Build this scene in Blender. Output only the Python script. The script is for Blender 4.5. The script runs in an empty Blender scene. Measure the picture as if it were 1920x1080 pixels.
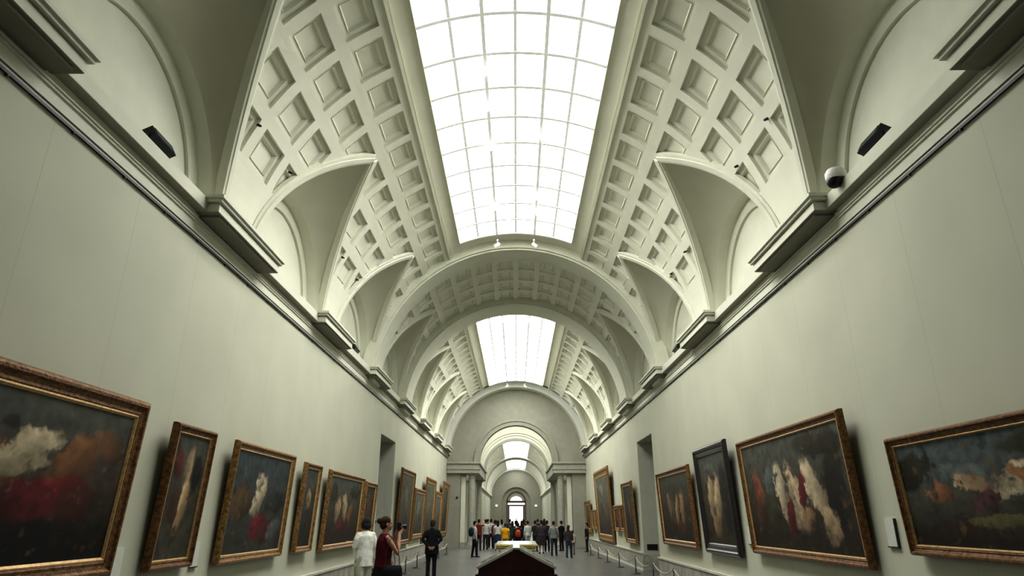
import bpy, math, random
from mathutils import Vector, Matrix, Euler
random.seed(7)
PI = math.pi
R_ = math.radians
SC = bpy.context.scene
COL = SC.collection

# ------------------------------------------------------------------ materials
def nt(name):
    m = bpy.data.materials.new(name); m.use_nodes = True
    t = m.node_tree; t.nodes.clear()
    o = t.nodes.new('ShaderNodeOutputMaterial'); b = t.nodes.new('ShaderNodeBsdfPrincipled')
    t.links.new(b.outputs[0], o.inputs[0])
    return m, t, b

def mat(name, col, rough=0.6, var=0.08, scale=6.0, metal=0.0, bump=0.0, bscale=40.0, spec=0.3):
    """plain procedural material: colour broken up by noise, optional bump"""
    m, t, b = nt(name)
    tc = t.nodes.new('ShaderNodeTexCoord')
    n = t.nodes.new('ShaderNodeTexNoise'); n.inputs['Scale'].default_value = scale; n.inputs['Detail'].default_value = 4
    t.links.new(tc.outputs['Object'], n.inputs['Vector'])
    r = t.nodes.new('ShaderNodeValToRGB')
    lo = [max(0, c * (1 - var)) for c in col] + [1]; hi = [min(1, c * (1 + var)) for c in col] + [1]
    r.color_ramp.elements[0].color = lo; r.color_ramp.elements[0].position = .3
    r.color_ramp.elements[1].color = hi; r.color_ramp.elements[1].position = .7
    t.links.new(n.outputs[0], r.inputs[0]); t.links.new(r.outputs[0], b.inputs['Base Color'])
    b.inputs['Roughness'].default_value = rough; b.inputs['Metallic'].default_value = metal
    b.inputs['Specular IOR Level'].default_value = spec
    if bump:
        n2 = t.nodes.new('ShaderNodeTexNoise'); n2.inputs['Scale'].default_value = bscale; n2.inputs['Detail'].default_value = 3
        t.links.new(tc.outputs['Object'], n2.inputs['Vector'])
        bp = t.nodes.new('ShaderNodeBump'); bp.inputs['Strength'].default_value = bump; bp.inputs['Distance'].default_value = .01
        t.links.new(n2.outputs[0], bp.inputs['Height']); t.links.new(bp.outputs[0], b.inputs['Normal'])
    return m

def emis(name, col, s):
    m = bpy.data.materials.new(name); m.use_nodes = True
    t = m.node_tree; t.nodes.clear()
    o = t.nodes.new('ShaderNodeOutputMaterial'); e = t.nodes.new('ShaderNodeEmission')
    tc = t.nodes.new('ShaderNodeTexCoord'); n = t.nodes.new('ShaderNodeTexNoise'); n.inputs['Scale'].default_value = .5
    r = t.nodes.new('ShaderNodeValToRGB')
    r.color_ramp.elements[0].color = [c * .97 for c in col] + [1]; r.color_ramp.elements[1].color = list(col) + [1]
    t.links.new(tc.outputs['Object'], n.inputs['Vector']); t.links.new(n.outputs[0], r.inputs[0])
    t.links.new(r.outputs[0], e.inputs[0]); e.inputs[1].default_value = s
    t.links.new(e.outputs[0], o.inputs[0])
    return m

def wall_mat(name, col, seam=1.45):
    """painted fabric wall: soft vertical panel joints every seam metres along Y, faint mottling"""
    m, t, b = nt(name)
    tc = t.nodes.new('ShaderNodeTexCoord'); sx = t.nodes.new('ShaderNodeSeparateXYZ')
    t.links.new(tc.outputs['Object'], sx.inputs[0])
    def mth(op, a, v=None):
        n = t.nodes.new('ShaderNodeMath'); n.operation = op
        if isinstance(a, (int, float)): n.inputs[0].default_value = a
        else: t.links.new(a, n.inputs[0])
        if v is not None:
            if isinstance(v, (int, float)): n.inputs[1].default_value = v
            else: t.links.new(v, n.inputs[1])
        return n.outputs[0]
    fr = mth('FRACT', mth('DIVIDE', sx.outputs[1], seam))
    d = mth('ABSOLUTE', mth('SUBTRACT', fr, .5))
    line = mth('LESS_THAN', d, .006)
    no = t.nodes.new('ShaderNodeTexNoise'); no.inputs['Scale'].default_value = .9; no.inputs['Detail'].default_value = 5
    t.links.new(tc.outputs['Object'], no.inputs['Vector'])
    r = t.nodes.new('ShaderNodeValToRGB')
    r.color_ramp.elements[0].color = [c * .95 for c in col] + [1]; r.color_ramp.elements[0].position = .3
    r.color_ramp.elements[1].color = [c * 1.04 for c in col] + [1]; r.color_ramp.elements[1].position = .7
    t.links.new(no.outputs[0], r.inputs[0])
    mx = t.nodes.new('ShaderNodeMixRGB'); mx.inputs[2].default_value = [c * .84 for c in col] + [1]
    t.links.new(mth('MULTIPLY', line, .55), mx.inputs[0]); t.links.new(r.outputs[0], mx.inputs[1])
    t.links.new(mx.outputs[0], b.inputs['Base Color'])
    b.inputs['Roughness'].default_value = .75; b.inputs['Specular IOR Level'].default_value = .2
    return m

def floor_mat():
    m, t, b = nt('polished_grey_granite')
    tc = t.nodes.new('ShaderNodeTexCoord'); br = t.nodes.new('ShaderNodeTexBrick')
    br.offset = 0; br.inputs['Scale'].default_value = 1.0
    br.inputs['Brick Width'].default_value = 1.2; br.inputs['Row Height'].default_value = 1.2
    br.inputs['Mortar Size'].default_value = .006; br.inputs['Color1'].default_value = (.135, .14, .132, 1)
    br.inputs['Color2'].default_value = (.16, .163, .15, 1); br.inputs['Mortar'].default_value = (.1, .1, .09, 1)
    t.links.new(tc.outputs['Object'], br.inputs['Vector'])
    n = t.nodes.new('ShaderNodeTexNoise'); n.inputs['Scale'].default_value = 8; n.inputs['Detail'].default_value = 5
    t.links.new(tc.outputs['Object'], n.inputs['Vector'])
    mx = t.nodes.new('ShaderNodeMixRGB'); mx.blend_type = 'MULTIPLY'; mx.inputs[0].default_value = .35
    t.links.new(br.outputs[0], mx.inputs[1]); t.links.new(n.outputs[0], mx.inputs[2])
    t.links.new(mx.outputs[0], b.inputs['Base Color'])
    b.inputs['Roughness'].default_value = .3; b.inputs['Specular IOR Level'].default_value = .5
    return m

def marble_mat(name, a, c, scale=3):
    m, t, b = nt(name)
    tc = t.nodes.new('ShaderNodeTexCoord'); n = t.nodes.new('ShaderNodeTexNoise')
    n.inputs['Scale'].default_value = scale; n.inputs['Detail'].default_value = 8; n.inputs['Distortion'].default_value = 1.2
    t.links.new(tc.outputs['Object'], n.inputs['Vector'])
    r = t.nodes.new('ShaderNodeValToRGB')
    r.color_ramp.elements[0].color = list(a) + [1]; r.color_ramp.elements[0].position = .35
    r.color_ramp.elements[1].color = list(c) + [1]; r.color_ramp.elements[1].position = .65
    t.links.new(n.outputs[0], r.inputs[0]); t.links.new(r.outputs[0], b.inputs['Base Color'])
    b.inputs['Roughness'].default_value = .35
    return m

def paint_mat(name, top, mid, bot, patches, seed=0.0, asp=1.0):
    """loose painterly stand-in: sky-to-ground gradient, warped soft colour patches, brushy noise"""
    m, t, b = nt(name)
    N, L = t.nodes.new, t.links.new
    uv = N('ShaderNodeUVMap'); uv.uv_map = 'UVMap'
    def noise(sc, det):
        n = N('ShaderNodeTexNoise'); n.noise_dimensions = '4D'; n.inputs['W'].default_value = seed
        n.inputs['Scale'].default_value = sc; n.inputs['Detail'].default_value = det
        sc_ = N('ShaderNodeVectorMath'); sc_.operation = 'MULTIPLY'; sc_.inputs[1].default_value = (asp, 1, 1); L(uv.outputs[0], sc_.inputs[0])
        L(sc_.outputs[0], n.inputs['Vector']); return n
    v = uv.outputs[0]
    for sc, amt in ((4, .14), (11, .10), (30, .05)):
        n = noise(sc, 3)
        s = N('ShaderNodeVectorMath'); s.operation = 'SUBTRACT'; s.inputs[1].default_value = (.5, .5, .5); L(n.outputs['Color'], s.inputs[0])
        k = N('ShaderNodeVectorMath'); k.operation = 'SCALE'; k.inputs['Scale'].default_value = amt; L(s.outputs[0], k.inputs[0])
        a = N('ShaderNodeVectorMath'); a.operation = 'ADD'; L(v, a.inputs[0]); L(k.outputs[0], a.inputs[1]); v = a.outputs[0]
    sx = N('ShaderNodeSeparateXYZ'); L(v, sx.inputs[0])
    r = N('ShaderNodeValToRGB'); e = r.color_ramp.elements
    e[0].color = list(bot) + [1]; e[0].position = .12; e[1].color = list(top) + [1]; e[1].position = .85
    q = e.new(.5); q.color = list(mid) + [1]
    L(sx.outputs[1], r.inputs[0]); c = r.outputs[0]
    for (cu, cv, ru, rv, ang, colr) in patches:
        mp = N('ShaderNodeMapping'); mp.vector_type = 'TEXTURE'
        mp.inputs['Location'].default_value = (cu, cv, 0); mp.inputs['Rotation'].default_value = (0, 0, R_(ang)); mp.inputs['Scale'].default_value = (ru, rv, 1)
        L(v, mp.inputs[0])
        z = N('ShaderNodeVectorMath'); z.operation = 'MULTIPLY'; z.inputs[1].default_value = (1, 1, 0); L(mp.outputs[0], z.inputs[0])
        ln = N('ShaderNodeVectorMath'); ln.operation = 'LENGTH'; L(z.outputs[0], ln.inputs[0])
        mr = N('ShaderNodeMapRange'); mr.interpolation_type = 'SMOOTHSTEP'
        mr.inputs['From Min'].default_value = 1.1; mr.inputs['From Max'].default_value = .72; L(ln.outputs['Value'], mr.inputs[0])
        sp = N('ShaderNodeSeparateXYZ'); L(z.outputs[0], sp.inputs[0])
        dg = N('ShaderNodeMath'); dg.operation = 'MULTIPLY_ADD'; dg.inputs[1].default_value = -.9 * (1 if (len(patches) + int(cu * 90)) % 3 else -1); L(sp.outputs[0], dg.inputs[0]); L(sp.outputs[1], dg.inputs[2])
        sr = N('ShaderNodeValToRGB'); q0 = sr.color_ramp.elements
        q0[0].position = .0; q0[0].color = [c_ * .28 for c_ in colr] + [1]; q0[1].position = 1; q0[1].color = [min(1, c_ * 1.15) for c_ in colr] + [1]
        sm = N('ShaderNodeMapRange'); sm.inputs['From Min'].default_value = -1.1; sm.inputs['From Max'].default_value = .7; L(dg.outputs[0], sm.inputs[0]); L(sm.outputs[0], sr.inputs[0])
        mx = N('ShaderNodeMixRGB'); L(sr.outputs[0], mx.inputs[2])
        L(mr.outputs[0], mx.inputs[0]); L(c, mx.inputs[1]); c = mx.outputs[0]
    for sc, lo, hi, colr, amt in ((7, .60, .70, (.20, .115, .055), .55), (5.3, .58, .68, (.015, .013, .010), .75), (9, .63, .69, (.30, .22, .14), .3)):
        n = noise(sc, 7); mr = N('ShaderNodeMapRange'); mr.interpolation_type = 'SMOOTHSTEP'
        mr.inputs['From Min'].default_value = lo; mr.inputs['From Max'].default_value = hi; mr.inputs['To Max'].default_value = amt
        of = N('ShaderNodeVectorMath'); of.operation = 'ADD'; of.inputs[1].default_value = (sc * 3.1, sc, 0); L(n.inputs['Vector'].links[0].from_socket, of.inputs[0]); L(of.outputs[0], n.inputs['Vector'])
        L(n.outputs[0], mr.inputs[0]); mx = N('ShaderNodeMixRGB'); mx.inputs[2].default_value = list(colr) + [1]
        L(mr.outputs[0], mx.inputs[0]); L(c, mx.inputs[1]); c = mx.outputs[0]
    n = noise(11, 6); rr = N('ShaderNodeValToRGB'); rr.color_ramp.elements[0].position = .3; rr.color_ramp.elements[1].position = .72
    rr.color_ramp.elements[0].color = (.3, .28, .25, 1); rr.color_ramp.elements[1].color = (1.0, 1.0, .95, 1)
    L(n.outputs[0], rr.inputs[0])
    mm = N('ShaderNodeMixRGB'); mm.blend_type = 'MULTIPLY'; mm.inputs[0].default_value = .8; L(c, mm.inputs[1]); L(rr.outputs[0], mm.inputs[2])
    L(mm.outputs[0], b.inputs['Base Color'])
    b.inputs['Roughness'].default_value = .5; b.inputs['Specular IOR Level'].default_value = .25
    return m

WALLC = (.53, .535, .43)
M = {}
M['wall'] = wall_mat('painted_wall', WALLC)
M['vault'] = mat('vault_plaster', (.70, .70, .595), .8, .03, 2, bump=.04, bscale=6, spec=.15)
M['severy'] = mat('severy_painted_shade', (.52, .515, .415), .8, .03, 2, spec=.15)  # darker than the vault: shade of the lunette cells painted into the colour
M['shade_soffit'] = mat('ledge_soffit_painted_shade', (.26, .25, .195), .8, .06, 3, spec=.15)  # shade under the pier ledges painted in as dark plaster
M['shade_soffit2'] = mat('cornice_soffit_painted_shade', (.40, .39, .31), .8, .06, 3, spec=.15)  # shade under the cornice painted in, lighter than on the ledges
M['trim'] = mat('trim_plaster', (.64, .645, .54), .7, .03, 3, spec=.2)
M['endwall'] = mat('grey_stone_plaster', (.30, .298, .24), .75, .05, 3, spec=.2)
M['stone'] = mat('grey_limestone', (.34, .34, .28), .6, .08, 5, spec=.3)
M['jamb'] = mat('grey_jamb_plaster', (.45, .46, .38), .7, .04, 3)
M['floor'] = floor_mat()
M['marble'] = marble_mat('veined_beige_marble', (.26, .25, .20), (.44, .43, .36))
M['marblecap'] = marble_mat('pale_marble_cap', (.55, .54, .46), (.68, .67, .58))
M['rail'] = mat('black_iron', (.02, .02, .017), .5, .1)
M['glass_sky'] = emis('skylight_diffusing_glass', (1, 1, .985), 10.0)
M['glass_sky_far'] = emis('far_skylight_glass', (1, 1, .985), 5.0)
M['glass_far'] = emis('bright_daylight_glass', (.96, .98, 1), 1.5)
M['muntin'] = mat('pale_bar_painted_glare', (.8, .8, .76), .6, .03)
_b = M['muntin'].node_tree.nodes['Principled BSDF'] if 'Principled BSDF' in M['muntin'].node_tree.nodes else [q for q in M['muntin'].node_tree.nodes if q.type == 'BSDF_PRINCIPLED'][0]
_b.inputs['Emission Color'].default_value = (.95, .96, .93, 1); _b.inputs['Emission Strength'].default_value = .16  # faint emission imitates skylight glare on the opaque bars
M['skyframe'] = mat('cream_skylight_frame', (.82, .81, .68), .6, .03)
M['whitemetal'] = mat('white_enamel', (.8, .8, .76), .4, .03)
M['black'] = mat('black_plastic', (.012, .012, .012), .35, .2)
M['lampglass'] = mat('dark_lamp_glass', (.05, .07, .08), .15, .1, spec=.6)
M['gold'] = mat('carved_gilt_wood', (.26, .15, .055), .42, .55, 22, .35, .9, 55)
M['golddark'] = mat('dark_carved_gilt', (.17, .085, .03), .45, .6, 22, .3, .9, 55)
M['slip'] = mat('bright_gilt_slip', (.62, .42, .2), .35, .25, 30, .4, .3, 80)
M['ebony'] = mat('black_ebony_frame', (.022, .018, .018), .3, .4, 20, 0, .3, 40, .5)
M['mahogany'] = mat('dark_mahogany', (.040, .008, .006), .35, .4, 5, spec=.45)
M['casetop'] = mat('pale_marble_edging', (.50, .48, .42), .4, .12, 8)
M['case_glass'] = mat('grey_green_case_glass', (.16, .19, .155), .08, .1, spec=.8)
M['tabletop'] = mat('polished_inlaid_tabletop', (.30, .31, .20), .22, .3, 10, spec=.5)
M['gilt'] = mat('yellow_gilt_moulding', (.62, .52, .20), .4, .2, 12)
M['bronze'] = mat('dark_bronze', (.05, .035, .02), .4, .3)
M['rope'] = mat('cream_cord', (.5, .48, .4), .8, .1, 60)
M['steel'] = mat('dark_steel', (.045, .045, .042), .4, .2)
M['label'] = mat('pale_label_card', (.62, .64, .57), .5, .03)
M['skin'] = mat('skin', (.46, .27, .18), .55, .1, 8)
M['skin_d'] = mat('tanned_skin', (.30, .16, .10), .55, .1, 8)
M['shoe'] = mat('dark_leather', (.015, .013, .012), .45, .2)
M['brownwood'] = mat('tan_bench_wood', (.36, .25, .15), .5, .2, 6)
_cm = {}
def cloth(col):
    k = tuple(col)
    if k not in _cm: _cm[k] = mat('cloth_%d' % len(_cm), col, .85, .22, 9, 0, .25, 30, .1)
    return _cm[k]

# ------------------------------------------------------------------ mesh helper
class MB:
    def __init__(s): s.v = []; s.f = []; s.mi = []; s.cur = 0; s._d = {}
    def vert(s, p, merge=False):
        if merge:
            k = (round(p[0], 4), round(p[1], 4), round(p[2], 4))
            i = s._d.get(k)
            if i is None: i = len(s.v); s.v.append(tuple(p)); s._d[k] = i
            return i
        s.v.append(tuple(p)); return len(s.v) - 1
    def poly(s, pts, merge=False):
        ids = [s.vert(p, merge) for p in pts]
        o = []
        for i in ids:
            if i not in o: o.append(i)
        if len(o) >= 3: s.f.append(o); s.mi.append(s.cur)
    def box(s, x0, x1, y0, y1, z0, z1):
        x0, x1 = min(x0, x1), max(x0, x1); y0, y1 = min(y0, y1), max(y0, y1); z0, z1 = min(z0, z1), max(z0, z1)
        b = len(s.v)
        s.v += [(x0, y0, z0), (x1, y0, z0), (x1, y1, z0), (x0, y1, z0), (x0, y0, z1), (x1, y0, z1), (x1, y1, z1), (x0, y1, z1)]
        for q in ((0, 3, 2, 1), (4, 5, 6, 7), (0, 1, 5, 4), (1, 2, 6, 5), (2, 3, 7, 6), (3, 0, 4, 7)):
            s.f.append([b + i for i in q]); s.mi.append(s.cur)
    def loops(s, rings, closed=True, cap0=True, cap1=True):
        b = len(s.v); n = len(rings[0])
        for r in rings: s.v += [tuple(p) for p in r]
        for i in range(len(rings) - 1):
            for j in range(n if closed else n - 1):
                k = (j + 1) % n
                s.f.append([b + i * n + j, b + i * n + k, b + (i + 1) * n + k, b + (i + 1) * n + j]); s.mi.append(s.cur)
        if closed and cap0: s.f.append([b + j for j in range(n - 1, -1, -1)]); s.mi.append(s.cur)
        if closed and cap1: s.f.append([b + (len(rings) - 1) * n + j for j in range(n)]); s.mi.append(s.cur)
    def lathe(s, prof, c=(0, 0, 0), seg=20, axis='z'):
        rings = []
        for r, z in prof:
            ring = []
            for j in range(seg):
                a = 2 * PI * j / seg
                p = (max(r, 1e-4) * math.cos(a), max(r, 1e-4) * math.sin(a), z)
                if axis == 'y': p = (p[0], p[2], -p[1])
                if axis == 'x': p = (p[2], p[1], -p[0])
                ring.append((p[0] + c[0], p[1] + c[1], p[2] + c[2]))
            rings.append(ring)
        s.loops(rings)
    def tube(s, pts, rad, seg=10, up=None, round_=False):
        """tapered tube; rad entries are r or (rx, ry) with ry along 'up'-perpendicular frame"""
        pts = [Vector(p) for p in pts]
        rad = [(r, r) if isinstance(r, (int, float)) else r for r in rad]
        if round_:
            d0 = (pts[0] - pts[1]).normalized(); d1 = (pts[-1] - pts[-2]).normalized()
            r0, r1 = min(rad[0]), min(rad[-1])
            pts = [pts[0] + d0 * r0 * .9, pts[0] + d0 * r0 * .6] + pts + [pts[-1] + d1 * r1 * .6, pts[-1] + d1 * r1 * .9]
            rad = [(rad[0][0] * .4, rad[0][1] * .4), (rad[0][0] * .8, rad[0][1] * .8)] + rad + [(rad[-1][0] * .8, rad[-1][1] * .8), (rad[-1][0] * .4, rad[-1][1] * .4)]
        rings = []; prev = None
        for i, p in enumerate(pts):
            t = (pts[min(i + 1, len(pts) - 1)] - pts[max(i - 1, 0)]).normalized()
            if prev is None:
                u = Vector(up) if up else (Vector((1, 0, 0)) if abs(t.x) < .8 else Vector((0, 1, 0)))
            else: u = prev
            u = (u - t * u.dot(t)).normalized(); w = t.cross(u); prev = u
            a, b = rad[i]
            rings.append([p + u * a * math.cos(2 * PI * j / seg) + w * b * math.sin(2 * PI * j / seg) for j in range(seg)])
        s.loops(rings)
    def ball(s, c, r, seg=14, rings=9, rot=None):
        if isinstance(r, (int, float)): r = (r, r, r)
        rr = []
        for i in range(rings + 1):
            th = PI * (i / rings); th = min(max(th, .02), PI - .02)
            ring = []
            for j in range(seg):
                a = 2 * PI * j / seg
                p = Vector((r[0] * math.sin(th) * math.cos(a), r[1] * math.sin(th) * math.sin(a), -r[2] * math.cos(th)))
                if rot: p = rot @ p
                ring.append(p + Vector(c))
            rr.append(ring)
        s.loops(rr)
    def extrude_y(s, prof, y0, y1):
        """closed (x,z) profile run along Y"""
        s.loops([[(x, y0, z) for x, z in prof], [(x, y1, z) for x, z in prof]])
    def sweep(s, pts, frames, prof, closed=True):
        """prof (a,b) offsets along per-point frame axes"""
        s.loops([[Vector(p) + u * a + w * b for a, b in prof] for p, (u, w) in zip(pts, frames)], closed)
    def build(s, name, mats, parent=None, smooth=False, angle=None, recalc=True):
        me = bpy.data.meshes.new(name)
        me.from_pydata(s.v, [], s.f)
        for m in (mats if isinstance(mats, (list, tuple)) else [mats]): me.materials.append(m)
        if len(me.polygons) == len(s.mi): me.polygons.foreach_set('material_index', s.mi)
        if recalc:
            import bmesh
            bm = bmesh.new(); bm.from_mesh(me); bmesh.ops.recalc_face_normals(bm, faces=bm.faces); bm.to_mesh(me); bm.free()
        if smooth or angle:
            me.polygons.foreach_set('use_smooth', [True] * len(me.polygons))
            if angle: me.set_sharp_from_angle(angle=R_(angle))
        me.update()
        o = bpy.data.objects.new(name, me); COL.objects.link(o)
        if parent: o.parent = parent
        return o

def struct(o): o['kind'] = 'structure'; return o
def tag(o, label, cat, group=None):
    o['label'] = label; o['category'] = cat
    if group: o['group'] = group
    return o
def thing(name, label, cat, loc=(0, 0, 0), rz=0, group=None):
    o = bpy.data.objects.new(name, None); COL.objects.link(o); o.empty_display_size = .1
    o.location = loc; o.rotation_euler = (0, 0, rz)
    return tag(o, label, cat, group)
def copy_tree(o, parent=None):
    c = o.copy(); COL.objects.link(c)
    if parent: c.parent = parent
    for ch in list(o.children): copy_tree(ch, c)
    return c

# ------------------------------------------------------------------ people (built first)
def remesh(mb, name, m, parent, voxel, it=3):
    o = mb.build(name, m)
    rm = o.modifiers.new('r', 'REMESH'); rm.mode = 'VOXEL'; rm.voxel_size = voxel
    sm = o.modifiers.new('s', 'SMOOTH'); sm.factor = .5; sm.iterations = it
    dg = bpy.context.evaluated_depsgraph_get()
    me = bpy.data.meshes.new_from_object(o.evaluated_get(dg))
    old = o.data; bpy.data.objects.remove(o); bpy.data.meshes.remove(old)
    me.name = name
    if not me.materials: me.materials.append(m)
    me.polygons.foreach_set('use_smooth', [True] * len(me.polygons))
    o = bpy.data.objects.new(name, me); COL.objects.link(o); o.parent = parent
    return o

def hand(mb, w, d, side, n, k, curl=.5):
    """palm and five fingers; w wrist, d pointing direction, side = thumb direction, n = palm normal (fingers curl to n)"""
    w = Vector(w); d = Vector(d).normalized(); side = Vector(side); side = (side - d * side.dot(d)).normalized()
    n = Vector(n); n = (n - d * n.dot(d) - side * n.dot(side)).normalized()
    mb.tube([w - d * .02 * k, w + d * .03 * k, w + d * .085 * k], [(.026 * k, .02 * k), (.036 * k, .018 * k), (.038 * k, .015 * k)], 10, up=side)
    for i, (off, ln) in enumerate(((.029, .068), (.010, .078), (-.009, .073), (-.027, .056))):
        p = w + d * .08 * k + side * off * k; a = d.copy(); pts = [p - d * .02 * k, p]
        for q, part in enumerate((.42, .32, .26)):
            a = (a * math.cos(curl * .9) + n * math.sin(curl * .9)).normalized() if q or curl > .3 else a
            n2 = (n - a * n.dot(a)); n = n2.normalized() if n2.length > 1e-3 else n
            p = p + a * ln * part * k; pts.append(p)
        mb.tube(pts, [.0088 * k, .0088 * k, .0084 * k, .0078 * k, .0066 * k], 8, round_=True)
        n = Vector(n); nn = side.cross(d) if side.cross(d).dot(n) > 0 else d.cross(side); n = nn.normalized()
    p = w + d * .02 * k + side * .026 * k
    mb.tube([p, p + (d * .6 + side * .7).normalized() * .035 * k, p + (d * .8 + side * .5 + n * .3).normalized() * .07 * k], [.012 * k, .010 * k, .008 * k], 8, round_=True)

ARMS = {
    'down': lambda s: ((s * .235, -.03, 1.13), (s * .235, .05, .88), (0, .1, -1)),
    'hold': lambda s: ((s * .24, -.01, 1.13), (s * .10, .27, 1.14), (-s * .3, .8, .4)),
    'paper': lambda s: ((s * .24, .02, 1.12), (s * .12, .30, 1.08), (-s * .3, .9, .1)),
    'behind': lambda s: ((s * .285, -.09, 1.13), (s * .085, -.175, .905), (-s * .7, -.12, -.6)),
    'raise': lambda s: ((s * .28, .18, 1.36), (s * .16, .24, 1.62), (-s * .1, .1, 1)),
    'camera': lambda s: ((s * .235, .165, 1.13), (s * .10, .225, 1.43), (-s * .12, .55, .8)),
    'hip': lambda s: ((s * .36, -.06, 1.14), (s * .20, .06, 1.0), (-s * .8, .1, -.3)),
}

def person(label, x, y, face, H, top, bottom, hair, skin='skin', arms=('down', 'down'), sleeve='long', legs='trousers',
           hairstyle='short', stride=.0, fine=False, lean=0.0, girth=1.0, hem=.84, group=None, extra=None, look=0.0, shoe=None):
    root = thing('person', label, 'person', (x, y, 0), R_(face), group)
    k = H / 1.70
    S = lambda p: Vector((p[0] * k, (p[1] + lean * max(0, p[2] - .9)) * k, p[2] * k))
    g = girth
    vb, vc = (.0055, .009) if fine else (.013, .016)
    body = MB(); tp = MB(); bt = MB(); hr = MB(); sh = {-1: MB(), 1: MB()}
    sk = M[skin]
    # torso + neck
    body.tube([S((0, 0, .84)), S((0, 0, 1.0)), S((0, .01, 1.2)), S((0, 0, 1.38)), S((0, -.005, 1.43))], [(.14 * g * k, .09 * g * k), (.125 * g * k, .085 * g * k), (.14 * g * k, .095 * g * k), (.13 * k, .075 * k), (.06 * k, .055 * k)], 18, up=(1, 0, 0))
    body.tube([S((0, -.01, 1.38)), S((0, .005, 1.46)), S((0, .015, 1.54))], [.056 * k, .052 * k, .055 * k], 14)
    # head: cranium, face, jaw, nose, ears
    hc = S((0, .02, 1.595)); rl = Matrix.Rotation(R_(look), 3, 'Z')
    def hp(a, b, c): return hc + rl @ Vector((a * k, b * k, c * k))
    body.ball(hp(0, -.012, .02), (.076 * k, .095 * k, .088 * k), 18, 12, rl)
    body.ball(hp(0, .03, -.035), (.06 * k, .062 * k, .075 * k), 16, 10, rl)
    body.ball(hp(0, .07, -.085), (.028 * k, .022 * k, .02 * k), 10, 6)
    body.tube([hp(0, .083, .012), hp(0, .103, -.02), hp(0, .095, -.034)], [.009 * k, .013 * k, .016 * k], 8, round_=True)
    body.tube([hp(-.022, .085, -.056), hp(.022, .085, -.056)], [.009 * k, .009 * k], 8, round_=True)
    for s in (-1, 1):
        body.ball(hp(s * .077, -.008, -.012), (.011 * k, .022 * k, .032 * k), 10, 7, rl)
        body.ball(hp(s * .03, .072, .018), (.018 * k, .012 * k, .009 * k), 8, 6)
    # arms
    for s, kind in ((-1, arms[0]), (1, arms[1])):
        el, wr, d = ARMS[kind](s)
        sp, ep, wp = S((s * .175, 0, 1.375)), S(el), S(wr)
        body.tube([sp, (sp + ep) / 2, ep, (ep * .6 + wp * .4), wp], [.047 * k, .042 * k, .036 * k, .037 * k, .025 * k], 12, round_=True)
        d = Vector(d); side = Vector((0, 1, 0)) if kind in ('down',) else (Vector((0, 0, 1)) if kind in ('hold', 'paper', 'behind') else Vector((-s, -.6, 0)))
        nn = Vector((-s, 0, 0)) if kind in ('down',) else (Vector((-s, 0, .1)) if kind in ('hold', 'paper') else (Vector((0, -.4, -.3)) if kind == 'behind' else Vector((-s * .5, 1, 0))))
        hand(body, wp, d, side, nn, k, .25 if kind == 'down' else .75)
        if sleeve == 'long':
            tp.tube([sp + Vector((-s * .075 * k, 0, -.012 * k)), sp + Vector((-s * .012 * k, 0, -.018 * k)), (sp + ep) / 2, ep, wp + (ep - wp) * .06], [.05 * g * k, .064 * g * k, .06 * g * k, .052 * g * k, .041 * k], 14, round_=False)
        elif sleeve == 'short':
            tp.tube([sp + Vector((-s * .075 * k, 0, -.012 * k)), sp + Vector((-s * .012 * k, 0, -.018 * k)), sp + (ep - sp) * .62], [.05 * g * k, .064 * g * k, .064 * g * k], 14)
        else:
            tp.tube([sp + Vector((-s * .05 * k, 0, .01 * k)), sp + (ep - sp) * .12], [.062 * g * k, .06 * g * k], 14)
    tp.tube([S((0, 0, hem)), S((0, 0, .93)), S((0, 0, 1.05)), S((0, .008, 1.22)), S((0, 0, 1.34)), S((0, -.005, 1.405)), S((0, -.005, 1.44))],
            [(.19 * g * k, .135 * g * k), (.182 * g * k, .13 * g * k), (.163 * g * k, .12 * g * k), (.178 * g * k, .128 * g * k), (.178 * g * k, .11 * g * k), (.12 * k, .08 * k), (.066 * k, .062 * k)], 22, up=(1, 0, 0))
    # legs
    for s in (-1, 1):
        fy = s * stride
        hip, kn, an = S((s * .088, 0, .88)), S((s * .095, fy * .55 + .015, .48)), S((s * .10, fy, .09))
        kn.y = (fy * .55 + .015) * k; an.y = fy * k; hip.y = 0
        body.tube([hip, (hip + kn) / 2, kn, kn * .62 + an * .38, an, an - Vector((0, 0, .04 * k))], [.075 * k, .066 * k, .048 * k, .05 * k, .034 * k, .034 * k], 12, round_=False)
        sh[s].tube([an + Vector((0, -.055 * k, -.055 * k)), an + Vector((0, .02 * k, -.05 * k)), an + Vector((0, .12 * k, -.062 * k)), an + Vector((0, .17 * k, -.066 * k))], [(.034 * k, .035 * k), (.042 * k, .038 * k), (.045 * k, .026 * k), (.03 * k, .022 * k)], 12, up=(1, 0, 0))
        if legs == 'trousers':
            bt.tube([hip + Vector((-s * .015 * k, 0, .06 * k)), hip - Vector((0, 0, .06 * k)), (hip + kn) / 2, kn, an + Vector((0, 0, -.03 * k))], [(.095 * g * k, .105 * g * k), (.098 * g * k, .1 * g * k), .086 * g * k, .068 * k, .061 * k], 14, up=(1, 0, 0))
        elif legs == 'wide':
            bt.tube([hip + Vector((-s * .015 * k, 0, .06 * k)), hip - Vector((0, 0, .06 * k)), (hip + kn) / 2, kn, an + Vector((0, 0, -.01 * k))], [(.105 * g * k, .115 * g * k), (.108 * g * k, .112 * g * k), .102 * g * k, .092 * k, .098 * k], 14, up=(1, 0, 0))
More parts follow.
